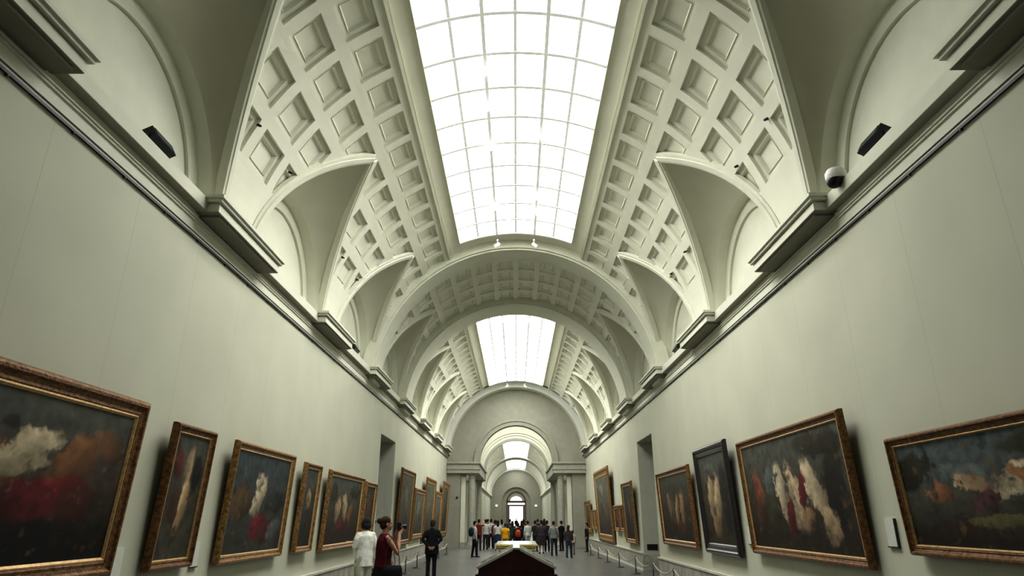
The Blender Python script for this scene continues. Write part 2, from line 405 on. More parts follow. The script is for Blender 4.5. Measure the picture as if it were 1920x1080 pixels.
    if legs == 'skirt':
        bt.tube([S((0, 0, 1.0)), S((0, 0, .9)), S((0, 0, .7)), S((0, 0, .42))], [(.15 * g * k, .115 * g * k), (.182 * g * k, .14 * g * k), (.215 * g * k, .18 * g * k), (.25 * g * k, .22 * g * k)], 24, up=(1, 0, 0))
    else:
        bt.tube([S((0, 0, 1.0)), S((0, 0, .93)), S((0, 0, .82))], [(.155 * g * k, .115 * g * k), (.176 * g * k, .125 * g * k), (.165 * g * k, .125 * g * k)], 20, up=(1, 0, 0))
    # hair
    hr.ball(hp(0, -.022, .035), (.086 * k, .098 * k, .088 * k), 18, 12, rl)
    hr.ball(hp(0, -.05, -.01), (.078 * k, .066 * k, .085 * k), 16, 10, rl)
    if hairstyle == 'long':
        hr.tube([hp(0, -.055, .03), hp(0, -.085, -.1), hp(0, -.11, -.26)], [(.08 * k, .05 * k), (.095 * k, .045 * k), (.07 * k, .025 * k)], 16, up=(1, 0, 0))
    if hairstyle == 'bun':
        hr.ball(hp(0, -.125, .045), (.048 * k, .045 * k, .048 * k), 12, 8)
    if hairstyle == 'bob':
        for s in (-1, 1): hr.tube([hp(s * .07, -.03, .05), hp(s * .082, -.03, -.06), hp(s * .07, -.035, -.12)], [(.03 * k, .05 * k), (.03 * k, .06 * k), (.02 * k, .045 * k)], 10, up=(1, 0, 0))
        hr.ball(hp(0, -.07, -.06), (.085 * k, .055 * k, .075 * k), 14, 8)
    bo = remesh(body, 'body', sk, root, vb)
    remesh(tp, 'shirt' if sleeve != 'none' else 'top', cloth(top), root, vc)
    remesh(bt, 'skirt' if legs == 'skirt' else 'trousers', cloth(bottom), root, vc)
    remesh(hr, 'hair', cloth(hair), root, vc)
    for s in (-1, 1): sh[s].build('shoe', M['shoe'] if shoe is None else cloth(shoe), root, smooth=True)
    if fine:
        for s in (-1, 1):
            ey = MB(); ey.ball(hp(s * .03, .082, .008), .0085 * k, 10, 6); ey.build('eye', M['black'], root, smooth=True)
    if extra: extra(root, S, k)
    return root

BLK = (.012, .012, .014); DK = (.03, .028, .03); NAVY = (.02, .028, .05); JEANS = (.055, .075, .11); GREY = (.24, .25, .24); WHITE = (.66, .66, .60)
HB = (.018, .012, .009); HBR = (.05, .028, .016)

def x_suit(root, S, k):        # collar line and jacket skirt of the dark suit, small paper held in the clasped hands
    a = MB(); a.tube([S((0, -.005, 1.425)), S((0, .0, 1.475))], [(.07 * k, .068 * k), (.06 * k, .06 * k)], 16); a.build('collar', cloth(DK), root, smooth=True)
    b = MB(); b.box(-.2 * k, .2 * k, -.15 * k, -.138 * k, .8 * k, .802 * k)
def x_white(root, S, k):       # leaflet in the hand
    a = MB()
    p = S((-.13, .40, 1.21)); a.box(p.x - .11, p.x + .11, p.y - .06, p.y + .08, p.z, p.z + .006)
    a.build('leaflet', M['label'], root)
person('woman in loose white tunic and pale trousers seen from behind, reading a leaflet', -3.2, 14.55, 38, 1.66, (.70, .71, .64), (.46, .46, .37), (.03, .028, .028),
       arms=('hold', 'down'), sleeve='long', legs='wide', hairstyle='bob', fine=True, extra=x_white, girth=1.1, hem=.72, stride=.06, shoe=(.4, .38, .3))

def x_camera(root, S, k):
    s = MB(); s.tube([S((-.10, .10, 1.40)), S((-.03, .17, 1.2)), S((.02, .20, 1.02)), S((.08, .17, .92))], [(.014, .005)] * 4, 8, up=(1, 0, 0)); s.build('camera_strap', M['black'], root)
cam_woman = person('woman in sleeveless maroon top raising a camera to her face, hair in a bun', -2.17, 11.3, -62, 1.67, (.095, .009, .017), BLK, HBR,
       arms=('camera', 'camera'), sleeve='none', legs='skirt', hairstyle='bun', fine=True, girth=1.06, hem=.92, extra=x_camera)
person('man in dark suit seen from behind with hands clasped behind his back', -2.5, 20.4, 3, 1.60, (.013, .013, .017), BLK, (.05, .03, .022), 'skin_d',
       arms=('behind', 'behind'), hairstyle='short', fine=True, girth=1.14, hem=.70, extra=x_suit)
# the camera in the woman's hands and the bag on her hip: things she holds
def to_world(r, p):
    return Matrix.Rotation(r.rotation_euler.z, 4, 'Z') @ Vector(p) + r.location
kk = 1.67 / 1.7
ph = thing('photo_camera', 'black photo camera held up to the face of the woman in maroon', 'camera', to_world(cam_woman, (0, .228 * kk, 1.545 * kk)), cam_woman.rotation_euler.z)
a = MB(); a.box(-.07, .07, -.035, .035, -.048, .04); a.box(-.03, .03, -.03, .034, .04, .065); a.box(-.075, -.045, .02, .055, -.045, .035); a.build('camera_body', M['black'], ph)
a = MB(); a.lathe([(.036, .035), (.04, .05), (.04, .11), (.043, .12), (.043, .135), (.034, .135)], seg=20, axis='y'); a.build('lens', M['black'], ph, smooth=True)
bag = thing('shoulder_bag', 'black shoulder bag hanging at the hip of the woman in maroon', 'bag', to_world(cam_woman, (.38, .04, .66)), cam_woman.rotation_euler.z)
a = MB(); a.tube([(0, 0, 0), (0, 0, .06), (0, 0, .22), (0, 0, .29)], [(.06, .14), (.075, .17), (.07, .165), (.045, .14)], 16, up=(1, 0, 0)); a.build('bag_body', cloth(BLK), bag, smooth=True)
a = MB(); a.tube([(0, -.12, .27), (-.05, -.1, .5), (-.1, -.02, .68), (-.09, .06, .68), (-.05, .1, .5), (0, .12, .27)], [(.012, .004)] * 6, 8, up=(1, 0, 0)); a.build('bag_strap', M['black'], bag)

def x_pack(root, S, k):
    a = MB(); a.tube([S((0, -.16, .98)), S((0, -.19, 1.05)), S((0, -.19, 1.3)), S((0, -.15, 1.40))], [(.14 * k, .07 * k), (.19 * k, .12 * k), (.18 * k, .12 * k), (.11 * k, .06 * k)], 16, up=(1, 0, 0)); a.build('backpack', cloth(NAVY), root, smooth=True)
def x_pack2(root, S, k):
    a = MB(); a.tube([S((0, -.18, .95)), S((0, -.2, 1.02)), S((0, -.2, 1.22)), S((0, -.16, 1.32))], [(.12 * k, .05 * k), (.16 * k, .09 * k), (.15 * k, .09 * k), (.09 * k, .05 * k)], 16, up=(1, 0, 0)); a.build('backpack', cloth((.36, .06, .03)), root, smooth=True)
def x_paper(root, S, k):
    a = MB(); p = S((0, .36, 1.12)); a.box(-.12, .12, p.y - .01, p.y + .1, p.z, p.z + .01); a.build('paper_sheet', M['label'], root)
crowd = 'visitors at the far end of the hall'
P = lambda *a, **k: person(*a, group=crowd, **k)
P('visitor with large navy backpack and pale shirt, dark trousers, left of the crowd', -1.9, 31.3, -75, 1.53, (.42, .43, .40), (.016, .013, .02), HB, extra=x_pack, stride=.1)
P('visitor in dark red shirt with one arm raised, beside the backpacker', -2.05, 37.5, -15, 1.6, (.13, .02, .015), DK, HB, 'skin', ('down', 'raise'), 'short')
P('visitor in light grey shirt with dark shoulder bag, third from left of the crowd', -1.72, 38.6, 20, 1.6, (.40, .41, .38), DK, HB, sleeve='short')
P('slim visitor in pale grey shirt and black trousers in front of the inner arch', -1.50, 40.6, 5, 1.62, (.36, .37, .36), BLK, HB)
P('visitor in white blouse and long navy skirt left of the yellow shirt', -1.02, 37.6, 10, 1.54, (.50, .49, .45), NAVY, HB, legs='skirt', hairstyle='long', sleeve='short')
P('dark haired visitor in grey-purple top behind the navy skirt', -1.22, 39.8, -20, 1.56, (.10, .07, .09), NAVY, HB, hairstyle='bob')
P('visitor in bright yellow shirt behind the inlaid table', -.55, 34.2, -5, 1.42, (.62, .34, .015), (.34, .20, .07), HBR, girth=1.15, sleeve='short')
P('visitor in black jacket with orange-red backpack behind the inlaid table', .08, 33.0, 0, 1.45, (.018, .014, .014), NAVY, HB, extra=x_pack2, girth=1.1)
P('black haired visitor in dark green top left of the orange backpack', -.22, 38.5, 15, 1.5, (.02, .04, .03), DK, HB, hairstyle='long')
P('visitor in black coat right of the orange backpack, hair loose', .32, 39.5, -10, 1.52, BLK, DK, HB, hairstyle='long')
P('visitor in pale shirt with dark strap, near middle of the hall', .62, 37.5, 30, 1.52, (.46, .48, .44), (.30, .33, .33), HB)
P('visitor in black shirt leaning to a neighbour, left of the dark grey jacket', 1.02, 36.8, -35, 1.54, (.03, .026, .028), DK, HB, arms=('hold', 'down'))
P('stout visitor in dark grey jacket and dark skirt standing front right of the crowd', 1.27, 34.6, 15, 1.56, (.055, .045, .047), (.028, .022, .024), HB, girth=1.25, legs='skirt', arms=('hold', 'hold'))
P('visitor in dark navy jacket between the grey jacket and the grey shirt', 1.62, 36.2, 5, 1.54, (.02, .02, .03), BLK, HB)
P('man in grey shirt with white collar and dark jeans walking away on the right', 1.77, 32.4, -12, 1.53, (.22, .24, .23), (.03, .036, .05), HBR, stride=.12)
P('visitor in black reading a white sheet near the right column', 2.45, 37.2, 40, 1.52, BLK, BLK, HB, arms=('paper', 'paper'), extra=x_paper)
P('woman with long brown hair and blue jeans at the right edge of the crowd', 2.36, 31.0, -25, 1.36, (.06, .045, .05), (.04, .052, .085), HBR, hairstyle='long', stride=.1)
P('child in white shirt beside the brown haired woman on the right', 2.75, 33.6, 20, 1.10, WHITE, (.22, .17, .14), HB, sleeve='short')
P('gallery attendant in dark clothes standing by the right wall', 3.72, 36.2, 90, 1.42, BLK, BLK, HB)
P('distant visitor in dark clothes standing in front of the bright far door', 0.0, 101.0, 0, 1.62, BLK, BLK, HB)
for i, (px, py, h, tc, bc, lab) in enumerate([(-1.9, 45.5, 1.6, DK, BLK, 'visitor in black under the far passage, left side'), (-1.0, 46.5, 1.58, (.3, .3, .28), DK, 'visitor in grey under the far passage, left of centre'),
        (1.45, 46.0, 1.6, DK, NAVY, 'visitor in charcoal under the far passage, right of centre'), (1.95, 47.5, 1.62, BLK, JEANS, 'visitor in black top and jeans under the far passage, rightmost'),
        (-.45, 48.5, 1.6, (.05, .05, .06), DK, 'visitor in dark blue-grey under the far passage, in front of the door'), (.55, 52.0, 1.6, (.10, .05, .04), DK, 'visitor in brown beyond the far passage')]):
    P(lab, px, py, (i * 53) % 70 - 35, h, tc, bc, HB, hairstyle=('short', 'long')[i % 2])

# ------------------------------------------------------------------ hall geometry
W = 4.3; HC = 5.38; RV = 4.3; BAY = 5.1; C0 = 6.3
Y0 = -6.45; YE = 41.2
CENTRES = [C0 + BAY * i for i in range(-2, 7)]
PIERS = [C0 + BAY * (i + .5) for i in range(-2, 7)]
XT = 2.93; DG = 2.0
def xg(d): return XT + (RV - XT) * d / DG
def clip(poly, fn):
    out = []; n = len(poly)
    for i in range(n):
        a, b = poly[i], poly[(i + 1) % n]; fa, fb = fn(a), fn(b)
        if fa >= 0: out.append(a)
        if (fa >= 0) != (fb >= 0):
            t = fa / (fa - fb); out.append(tuple(a[q] + (b[q] - a[q]) * t for q in range(3)))
    return out
HALVES = []
for c in CENTRES: HALVES += [(c - BAY / 2, c, c), (c, c + BAY / 2, c)]
def vpoly(mb, poly, ya, yb):
    lo = min(p[1] for p in poly); hi = max(p[1] for p in poly)
    for a, b, c in HALVES:
        a2, b2 = max(a, ya), min(b, yb)
        if hi < a2 or lo > b2 or a2 >= b2: continue
        p = clip(poly, lambda q: q[1] - a2)
        if len(p) > 2: p = clip(p, lambda q: b2 - q[1])
        if len(p) > 2: p = clip(p, lambda q: xg(abs(q[1] - c)) - RV * math.sin(abs(q[0])))
        if len(p) > 2:
            mb.poly([((RV + d) * math.sin(f), y, HC + (RV + d) * math.cos(f)) for f, y, d in p], True)
def vquad(mb, f0, f1, y0, y1, d, ya, yb, nf=1, d1=None):
    for i in range(nf):
        a = f0 + (f1 - f0) * i / nf; b = f0 + (f1 - f0) * (i + 1) / nf
        vpoly(mb, [(a, y0, d), (b, y0, d), (b, y1, d), (a, y1, d)], ya, yb)
D1, D2 = .06, .10
def coffer(mb, f0, f1, y0, y1, ya, yb):
    fw, yw = f1 - f0, y1 - y0
    a0, a1 = f0 + .13 * fw, f1 - .13 * fw; b0, b1 = y0 + .115, y1 - .115
    s = math.copysign(1, f1 - f0)
    i0, i1 = a0 + s * R_(1.35), a1 - s * R_(1.35); j0, j1 = b0 + .105, b1 - .105
    def wallY(y, fa, fb, da, db, n):
        for i in range(n):
            p, q = fa + (fb - fa) * i / n, fa + (fb - fa) * (i + 1) / n
            vpoly(mb, [(p, y, da), (q, y, da), (q, y, db), (p, y, db)], ya, yb)
    def wallF(f, p, q, da, db): vpoly(mb, [(f, p, da), (f, q, da), (f, q, db), (f, p, db)], ya, yb)
    vquad(mb, f0, a0, y0, y1, 0, ya, yb); vquad(mb, a1, f1, y0, y1, 0, ya, yb)
    vquad(mb, a0, a1, y0, b0, 0, ya, yb, 3); vquad(mb, a0, a1, b1, y1, 0, ya, yb, 3)
    vquad(mb, a0, i0, b0, b1, D1, ya, yb); vquad(mb, i1, a1, b0, b1, D1, ya, yb)
    vquad(mb, i0, i1, b0, j0, D1, ya, yb, 2); vquad(mb, i0, i1, j1, b1, D1, ya, yb, 2)
    k0, k1 = i0 + s * R_(.42), i1 - s * R_(.42); l0, l1 = j0 + .03, j1 - .03      # moulded slope down to the inner panel
    vpoly(mb, [(k0, l0, D2), (k1, l0, D2), (k1, l1, D2), (k0, l1, D2)], ya, yb)
    m1 = D1 - .014                                                              # small raised bead before the slope
    for (p, q, u, v) in (((i0, j0), (i1, j0), (k1, l0), (k0, l0)), ((i1, j0), (i1, j1), (k1, l1), (k1, l0)), ((i1, j1), (i0, j1), (k0, l1), (k1, l1)), ((i0, j1), (i0, j0), (k0, l0), (k0, l1))):
        vpoly(mb, [p + (m1,), q + (m1,), u + (D2,), v + (D2,)], ya, yb)
        vpoly(mb, [p + (D1,), q + (D1,), q + (m1,), p + (m1,)], ya, yb)
    wallY(b0, a0, a1, 0, D1, 3); wallY(b1, a0, a1, 0, D1, 3); wallF(a0, b0, b1, 0, D1); wallF(a1, b0, b1, 0, D1)
SKY = R_(22.4)
ROW = BAY / 5
def rows(ya, yb):
    i0 = math.floor((ya - C0) / ROW); i1 = math.ceil((yb - C0) / ROW)
    return [(C0 + ROW * i, C0 + ROW * (i + 1)) for i in range(i0, i1)]
def side_cells(mb, s, ya, yb):
    for j0, j1 in rows(ya, yb):
        for i in range(4):
            a = R_(29 + 10.9 * i); b = R_(29 + 10.9 * (i + 1))
            coffer(mb, s * a, s * b, j0, j1, ya, yb)
        vquad(mb, s * R_(72.6), s * R_(88.5), j0, j1, 0, ya, yb, 6)
def section_sky(name, ya, yb, sa, sb):
    """coffered barrel with a long skylight opening from sa to sb"""
    mb = MB()
    for s in (-1, 1):
        side_cells(mb, s, ya, yb)
        ys = [ya] + [y for y in (sa - .25, sb + .25) if ya < y < yb] + [yb]
        vquad(mb, s * R_(29), s * R_(28.4), ya, yb, 0, ya, yb)
        for pa, pb, da, db in ((28.4, 28.4, 0, -.035), (28.4, 27.9, -.035, -.035), (27.9, 27.75, -.035, .01), (27.75, 27.3, .01, .01), (27.3, 27.3, .01, 0)):
            vpoly(mb, [(s * R_(pa), ya, da), (s * R_(pa), yb, da), (s * R_(pb), yb, db), (s * R_(pb), ya, db)], ya, yb)
        # sunk flat band round the skylight
        vpoly(mb, [(s * R_(27.3), ya, 0), (s * R_(27.3), yb, 0), (s * R_(27.3), yb, .09), (s * R_(27.3), ya, .09)], ya, yb)
        vquad(mb, s * R_(27.3), s * R_(23.4), ya, yb, .09, ya, yb, 2)
        vquad(mb, s * R_(23.4), s * SKY, ya, yb, .09, ya, yb)
        vpoly(mb, [(s * SKY, ya, .09), (s * SKY, yb, .09), (s * SKY, yb, .13), (s * SKY, ya, .13)], ya, yb)
    for a, b in ((ya, sa), (sb, yb)):
        if b > a: vquad(mb, -SKY, SKY, a, b, .13, ya, yb, 12)
    return struct(mb.build(name, M['vault']))
section_sky('ceiling', Y0, 18.3, 6.65, 17.65)  # crown closed out of view before the skylight, shaped to darken the foreground
section_sky('ceiling', 25.0, 40.4, 25.35, 39.55)
mb = MB()
for s in (-1, 1): side_cells(mb, s, 19.2, 23.6)
for j0, j1 in rows(19.2, 23.6):
    for i in range(6):
        a, b = R_(-29 + 58 * i / 6), R_(-29 + 58 * (i + 1) / 6)
        coffer(mb, a, b, j0, j1, 19.2, 23.6)
struct(mb.build('ceiling', M['vault']))

# lunette cells (severies) with groin mouldings
def barrel(x): return HC + math.sqrt(max(0, RV * RV - x * x))
LR = 1.84; LZ = 5.70; LX = 4.56; LX2 = 4.36
NT = 28
sev = MB(); lun = MB(); rib = MB()
for c in CENTRES:
    for s in (-1, 1):
        ring0 = []; ring1 = []; groin = []
        for i in range(NT + 1):
            t = PI * i / NT; ct, st = math.cos(t), math.sin(t)
            d = DG * abs(ct); x = min(xg(d), RV - .004)
            groin.append(Vector((s * x, c + DG * ct, barrel(x))))
            ring0.append(Vector((s * LX, c + LR * ct, LZ + LR * st)))
            ring1.append(Vector((s * LX2, c + (LR + .02) * ct, LZ + (LR + .02) * st)))
        K = 6
        for i in range(NT):
            for q in range(K):
                def pt(i, q):
                    u = q / K; p = ring1[i].lerp(groin[i], u)
                    # belly the web gently upward between lunette arch and groin
                    b = math.sin(PI * u) * math.sin(PI * i / NT) * .16
                    return p + Vector((0, 0, b))
                sev.poly([pt(i, q), pt(i + 1, q), pt(i + 1, q + 1), pt(i, q + 1)], True)
            lun.poly([ring0[i], ring0[i + 1], ring1[i + 1], ring1[i]], True)
        # lunette field: outer border ring, shallow step, inner panel
        RI = 1.60
        r2 = [Vector((s * LX, c + RI * math.cos(PI * i / NT), LZ + .0 + RI * math.sin(PI * i / NT))) for i in range(NT + 1)]
        r3 = [p + Vector((s * .05, 0, 0)) for p in r2]
        for i in range(NT):
            lun.poly([ring0[i], ring0[i + 1], r2[i + 1], r2[i]], True)
            lun.poly([r2[i], r2[i + 1], r3[i + 1], r3[i]], True)
        lun.poly(r3 + [], True)
        lun.poly([(s * LX, c - LR, LZ), (s * LX, c + LR, LZ), (s * LX, c + LR, 5.35), (s * LX, c - LR, 5.35)], True)
        # groin moulding: two runs meeting at the tip
        for half in (range(0, NT // 2 + 1), range(NT // 2, NT + 1)):
            pts = [groin[i] for i in half]; fr = []
            for q, p in enumerate(pts):
                tn = (pts[min(q + 1, len(pts) - 1)] - pts[max(q - 1, 0)]).normalized()
                nrm = Vector((-p.x, 0, HC - p.z)).normalized()
                side = tn.cross(nrm).normalized()
                if side.dot(Vector((-s, 0, 0))) < 0: side = -side     # towards the crown, away from the lunette
                fr.append((side, nrm))
            rib.sweep(pts, fr, [(-.05, -.10), (.16, -.06), (.16, .018), (.12, .03), (.10, .03), (.09, .055), (.0, .055), (-.012, .04), (-.05, .035)])
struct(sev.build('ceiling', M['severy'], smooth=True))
struct(lun.build('wall_lunettes', M['trim'], angle=25))
struct(rib.build('trim_1', M['trim'], angle=30))

# transverse arches
def arch(mb, y0, y1, r, rout, z=HC, leg=None, n=48, f0=-PI / 2, f1=PI / 2):
    rings = []
    for i in range(n + 1):
        f = f0 + (f1 - f0) * i / n
        si, co = math.sin(f), math.cos(f)
        rings.append([(rr * si, yy, z + rr * co) for rr, yy in ((r, y0), (r, y1), (rout, y1), (rout, y0))])
    mb.loops(rings)
mb = MB(); arch(mb, 18.3, 19.2, 4.12, 4.5); arch(mb, 18.22, 18.36, 4.17, 4.5); arch(mb, 19.14, 19.28, 4.17, 4.5); struct(mb.build('trim_2', M['trim'], angle=25))
mb = MB(); arch(mb, 23.6, 25.0, 4.10, 4.5); arch(mb, 23.52, 23.66, 4.16, 4.5); arch(mb, 24.94, 25.08, 4.16, 4.5); struct(mb.build('trim_3', M['trim'], angle=25))
mb = MB(); arch(mb, 40.4, 41.2, 4.12, 4.5); struct(mb.build('trim_4', M['trim'], angle=25))

# skylights
def skylight(name, y0, y1, nrow):
    fr = MB(); rr = RV + .10
    def pt(f, y, d=0): return ((rr + d) * math.sin(f), y, HC + (rr + d) * math.cos(f))
    for s in (-1, 1):
        fr.loops([[pt(s * (SKY + .004), y, -.05), pt(s * (SKY - .016), y, .046), pt(s * (SKY - .016), y, .12), pt(s * (SKY + .004), y, .12)] for y in (y0, y1)])
    for y in (y0, y1 - .09):
        fr.loops([[pt(-SKY + 2 * SKY * i / 20, yy, d) for yy, d in ((y, -.06), (y + .09, -.06), (y + .09, .12), (y, .12))] for i in range(21)])
    f = struct(fr.build(name, M['skyframe'], angle=30))
    gl = MB(); n = 18
    ys = [y0 + (y1 - y0) * j / nrow for j in range(nrow + 1)]
    for j in range(nrow):
        for i in range(n):
            a, b = -SKY + 2 * SKY * i / n, -SKY + 2 * SKY * (i + 1) / n
            gl.poly([pt(a, ys[j], .05), pt(b, ys[j], .05), pt(b, ys[j + 1], .05), pt(a, ys[j + 1], .05)], True)
    gl.build('glass_panes', M['glass_sky'], f, smooth=True)
    bars = MB()
    for i in range(1, 6):
        a = -SKY + 2 * SKY * i / 6; w = .029 / rr if i not in (2, 4) else .034 / rr
        dd = -.035 if i not in (2, 4) else -.06
        bars.loops([[pt(a - w, y, dd), pt(a + w, y, dd), pt(a + w, y, .055), pt(a - w, y, .055)] for y in (y0, y1)])
    for y in ys[1:-1]:
        bars.loops([[pt(-SKY + 2 * SKY * i / 24, yy, d) for yy, d in ((y - .038, -.045), (y + .038, -.045), (y + .038, .055), (y - .038, .055))] for i in range(25)])
    bars.build('glazing_bars', M['muntin'], f)
    return f
skylight('window_1', 6.65, 17.65, 11)
skylight('window_2', 25.35, 39.55, 14)

# side walls with doorways
DY0, DY1, DZ = 20.75, 23.35, 4.2
for s, nm in ((-1, 'wall_left'), (1, 'wall_right')):
    mb = MB()
    for a, b, z0, z1 in ((Y0, DY0, 0, 5.6), (DY1, YE, 0, 5.6), (DY0, DY1, DZ, 5.6)):
        mb.box(s * W, s * (W + .25), a, b, z0, z1)
    struct(mb.build(nm, M['wall']))
    mb = MB()   # doorway reveal
    mb.box(s * (W + .25), s * 6.4, DY1, DY1 + .2, 0, DZ); mb.box(s * (W + .25), s * 6.4, DY0 - .2, DY0, 0, DZ); mb.box(s * (W + .25), s * 6.4, DY0 - .2, DY1 + .2, DZ, DZ + .2)
    mb.box(s * 6.4, s * 6.6, DY0 - .2, DY1 + .2, 0, DZ + .2)
    # facing of the far jamb, flush with the opening
    mb.box(s * (W + .012), s * (W + .25), DY1 - .012, DY1, 0, DZ); mb.box(s * (W + .012), s * (W + .25), DY0, DY0 + .012, 0, DZ); mb.box(s * (W + .012), s * (W + .25), DY0 + .012, DY1 - .012, DZ - .012, DZ)
    struct(mb.build('door_1' if s < 0 else 'door_2', M['jamb']))
    mb = MB()
    for a, b in ((Y0, DY0), (DY1, YE - .1)):
        mb.box(s * (W - .05), s * W, a, b, 0, .53)
    mb.box(s * (W - .02), s * 6.3, DY1 - .05, DY1 - .012, 0, .5)
    bb = struct(mb.build('baseboard_left' if s < 0 else 'baseboard_right', M['marble']))
    cp = MB()
    for a, b in ((Y0, DY0), (DY1, YE - .1)):
        cp.box(s * (W - .075), s * W, a, b, .53, .575)
        cp.box(s * (W - .085), s * (W - .05), a, b, 0, .05)
    cp.build('base_cap', M['marblecap'], bb)
    # cornice
    X = lambda o: s * (W - o)
    mb = MB()
    mb.extrude_y([(X(-.02), 5.2), (X(.03), 5.2), (X(.03), 5.37), (X(.05), 5.375), (X(.05), 5.39), (X(.035), 5.395), (X(.035), 5.405), (X(.06), 5.41), (X(.06), 5.425), (X(.03), 5.43), (X(.02), 5.53), (X(-.02), 5.53)], Y0, YE)
    mb.extrude_y([(X(-.3), 5.53), (X(.16), 5.53), (X(.16), 5.70), (X(.13), 5.715), (X(-.3), 5.715)], Y0, YE)
    tr = struct(mb.build('trim_5' if s < 0 else 'trim_6', M['trim']))
    mb = MB(); mb.box(X(0), X(.158), Y0, YE, 5.524, 5.53); mb.build('shade_soffit', M['shade_soffit2'], tr)  # thin added plate carrying the painted shade below the cornice
    # picture rail
    mb = MB(); mb.extrude_y([(X(0), 5.175), (X(.032), 5.168), (X(.032), 5.197), (X(0), 5.20)], Y0, YE)
    mb.extrude_y([(X(.03), 5.225), (X(.042), 5.225), (X(.042), 5.232), (X(.03), 5.232)], Y0, YE)
    rl = struct(mb.build('trim_7' if s < 0 else 'trim_8', M['rail']))
    hk = MB(); hk.box(X(.0), X(.03), -.009, .009, 5.155, 5.185); h0 = hk.build('rail_hook', M['rail'], rl); h0.location.y = 1.0
    for i in range(1, 46):
        h = h0.copy(); COL.objects.link(h); h.parent = rl; h.location.y = 1.0 + .86 * i
# pier ledges, one object each
n = 10
for s in (-1, 1):
    X = lambda o: s * (W - o)
    mb = MB(); L2 = 1.14
    mb.box(X(-.1), X(.33), -L2, L2, 5.51, 5.62); mb.box(X(-.1), X(.30), -L2 + .03, L2 - .03, 5.62, 5.645)
    mb.box(X(-.1), X(.37), -L2 - .04, L2 + .04, 5.645, 5.69); mb.box(X(-.1), X(.40), -L2 - .07, L2 + .07, 5.69, 5.735)
    sf = MB(); sf.box(X(-.1), X(.29), -L2 + .1, L2 - .1, 5.47, 5.505); sf.box(X(-.1), X(.325), -L2 + .005, L2 - .005, 5.504, 5.51); s0 = sf.build('shade_soffit', M['shade_soffit'])  # underside plates whose dark colour stands in for ledge shade
    o0 = None
    for p in PIERS:
        if p < 0 or p > 40: continue
        if o0 is None: o = o0 = mb.build('trim_%d' % n, M['trim'])
        else: o = o0.copy(); COL.objects.link(o); o.name = 'trim_%d' % n
        o.location.y = p - .03; struct(o); n += 1
        if s0.parent is None: s0.parent = o
        else:
            s1 = s0.copy(); COL.objects.link(s1); s1.parent = o
# floor, back wall
mb = MB(); mb.box(-9, 9, Y0 - .5, 118, -.2, 0); struct(mb.build('floor', M['floor']))
mb = MB(); mb.box(-5, 5, Y0 - .3, Y0, 0, 10.2); struct(mb.build('wall_back', M['wall']))

# ------------------------------------------------------------------ end arch and passage
AZ = 4.95
def ringwall(mb, y0, y1, r, rout, z, n=40):
    rings = []
    for i in range(n + 1):
        f = -PI / 2 + PI * i / n; si, co = math.sin(f), math.cos(f)
        k = rout
        rings.append([(r * si, y0, z + r * co), (r * si, y1, z + r * co), (k * si, y1, z + k * co), (k * si, y0, z + k * co)])
    mb.loops(rings)
mb = MB(); ringwall(mb, 41.2, 41.7, 2.25, 5.6, AZ)
for s in (-1, 1): mb.box(s * 3.45, s * 5.6, 41.2, 41.7, 0, AZ)
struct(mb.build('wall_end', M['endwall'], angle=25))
mb = MB(); arch(mb, 41.08, 41.2, 2.25, 2.62, AZ, n=40); arch(mb, 41.02, 41.1, 2.5, 2.62, AZ, n=40); arch(mb, 41.05, 41.1, 2.25, 2.32, AZ, n=40)
struct(mb.build('trim_30', M['endwall'], angle=25))
mb = MB()
for s in (-1, 1):
    mb.box(s * 2.3, s * 4.28, 40.95, 41.75, 4.28, 4.84); mb.box(s * 2.22, s * 4.28, 40.85, 41.85, 4.84, 4.95)
    mb.box(s * 2.26, s * 4.28, 40.9, 41.8, 4.50, 4.54)
    mb.box(s * 2.3, s * 3.15, 41.85, 49.5, 4.28, 4.84); mb.box(s * 2.22, s * 3.2, 41.85, 49.5, 4.84, 4.95)
    mb.box(s * 2.3, s * 4.28, 49.3, 50.4, 4.28, 4.84); mb.box(s * 2.2, s * 4.28, 49.2, 50.4, 4.84, 4.95)
struct(mb.build('trim_31', M['stone']))
# columns
def column(label, x, y, r, grp):
    t = thing('stone_column', label, 'column', (x, y, 0), 0, grp)
    a = MB(); a.box(-r * 1.4, r * 1.4, -r * 1.4, r * 1.4, 0, .12); a.lathe([(r * 1.35, .12), (r * 1.4, .17), (r * 1.3, .22), (r * 1.12, .24), (r * 1.18, .28), (r * 1.05, .32), (r, .34)], seg=28); a.build('base', M['stone'], t, angle=40)
    a = MB(); a.lathe([(r, .34), (r * .99, 1.5), (r * .94, 2.8), (r * .86, 3.98)], seg=28); a.build('shaft', M['stone'], t, angle=40)
    a = MB(); a.lathe([(r * .9, 3.98), (r * .98, 4.0), (r * .9, 4.03), (r * .88, 4.1), (r * 1.15, 4.17), (r * 1.2, 4.19)], seg=28); a.box(-r * 1.3, r * 1.3, -r * 1.3, r * 1.3, 4.19, 4.28); a.build('capital', M['stone'], t, angle=40)
column('round grey stone column on left side of the end arch', -2.74, 41.4, .225, 'columns of the end arch')
column('round grey stone column on right side of the end arch', 2.74, 41.4, .225, 'columns of the end arch')
column('slimmer looking grey column deeper in the passage, left side', -2.74, 49.6, .225, 'columns of the inner arch')
column('slimmer looking grey column deeper in the passage, right side', 2.74, 49.6, .225, 'columns of the inner arch')
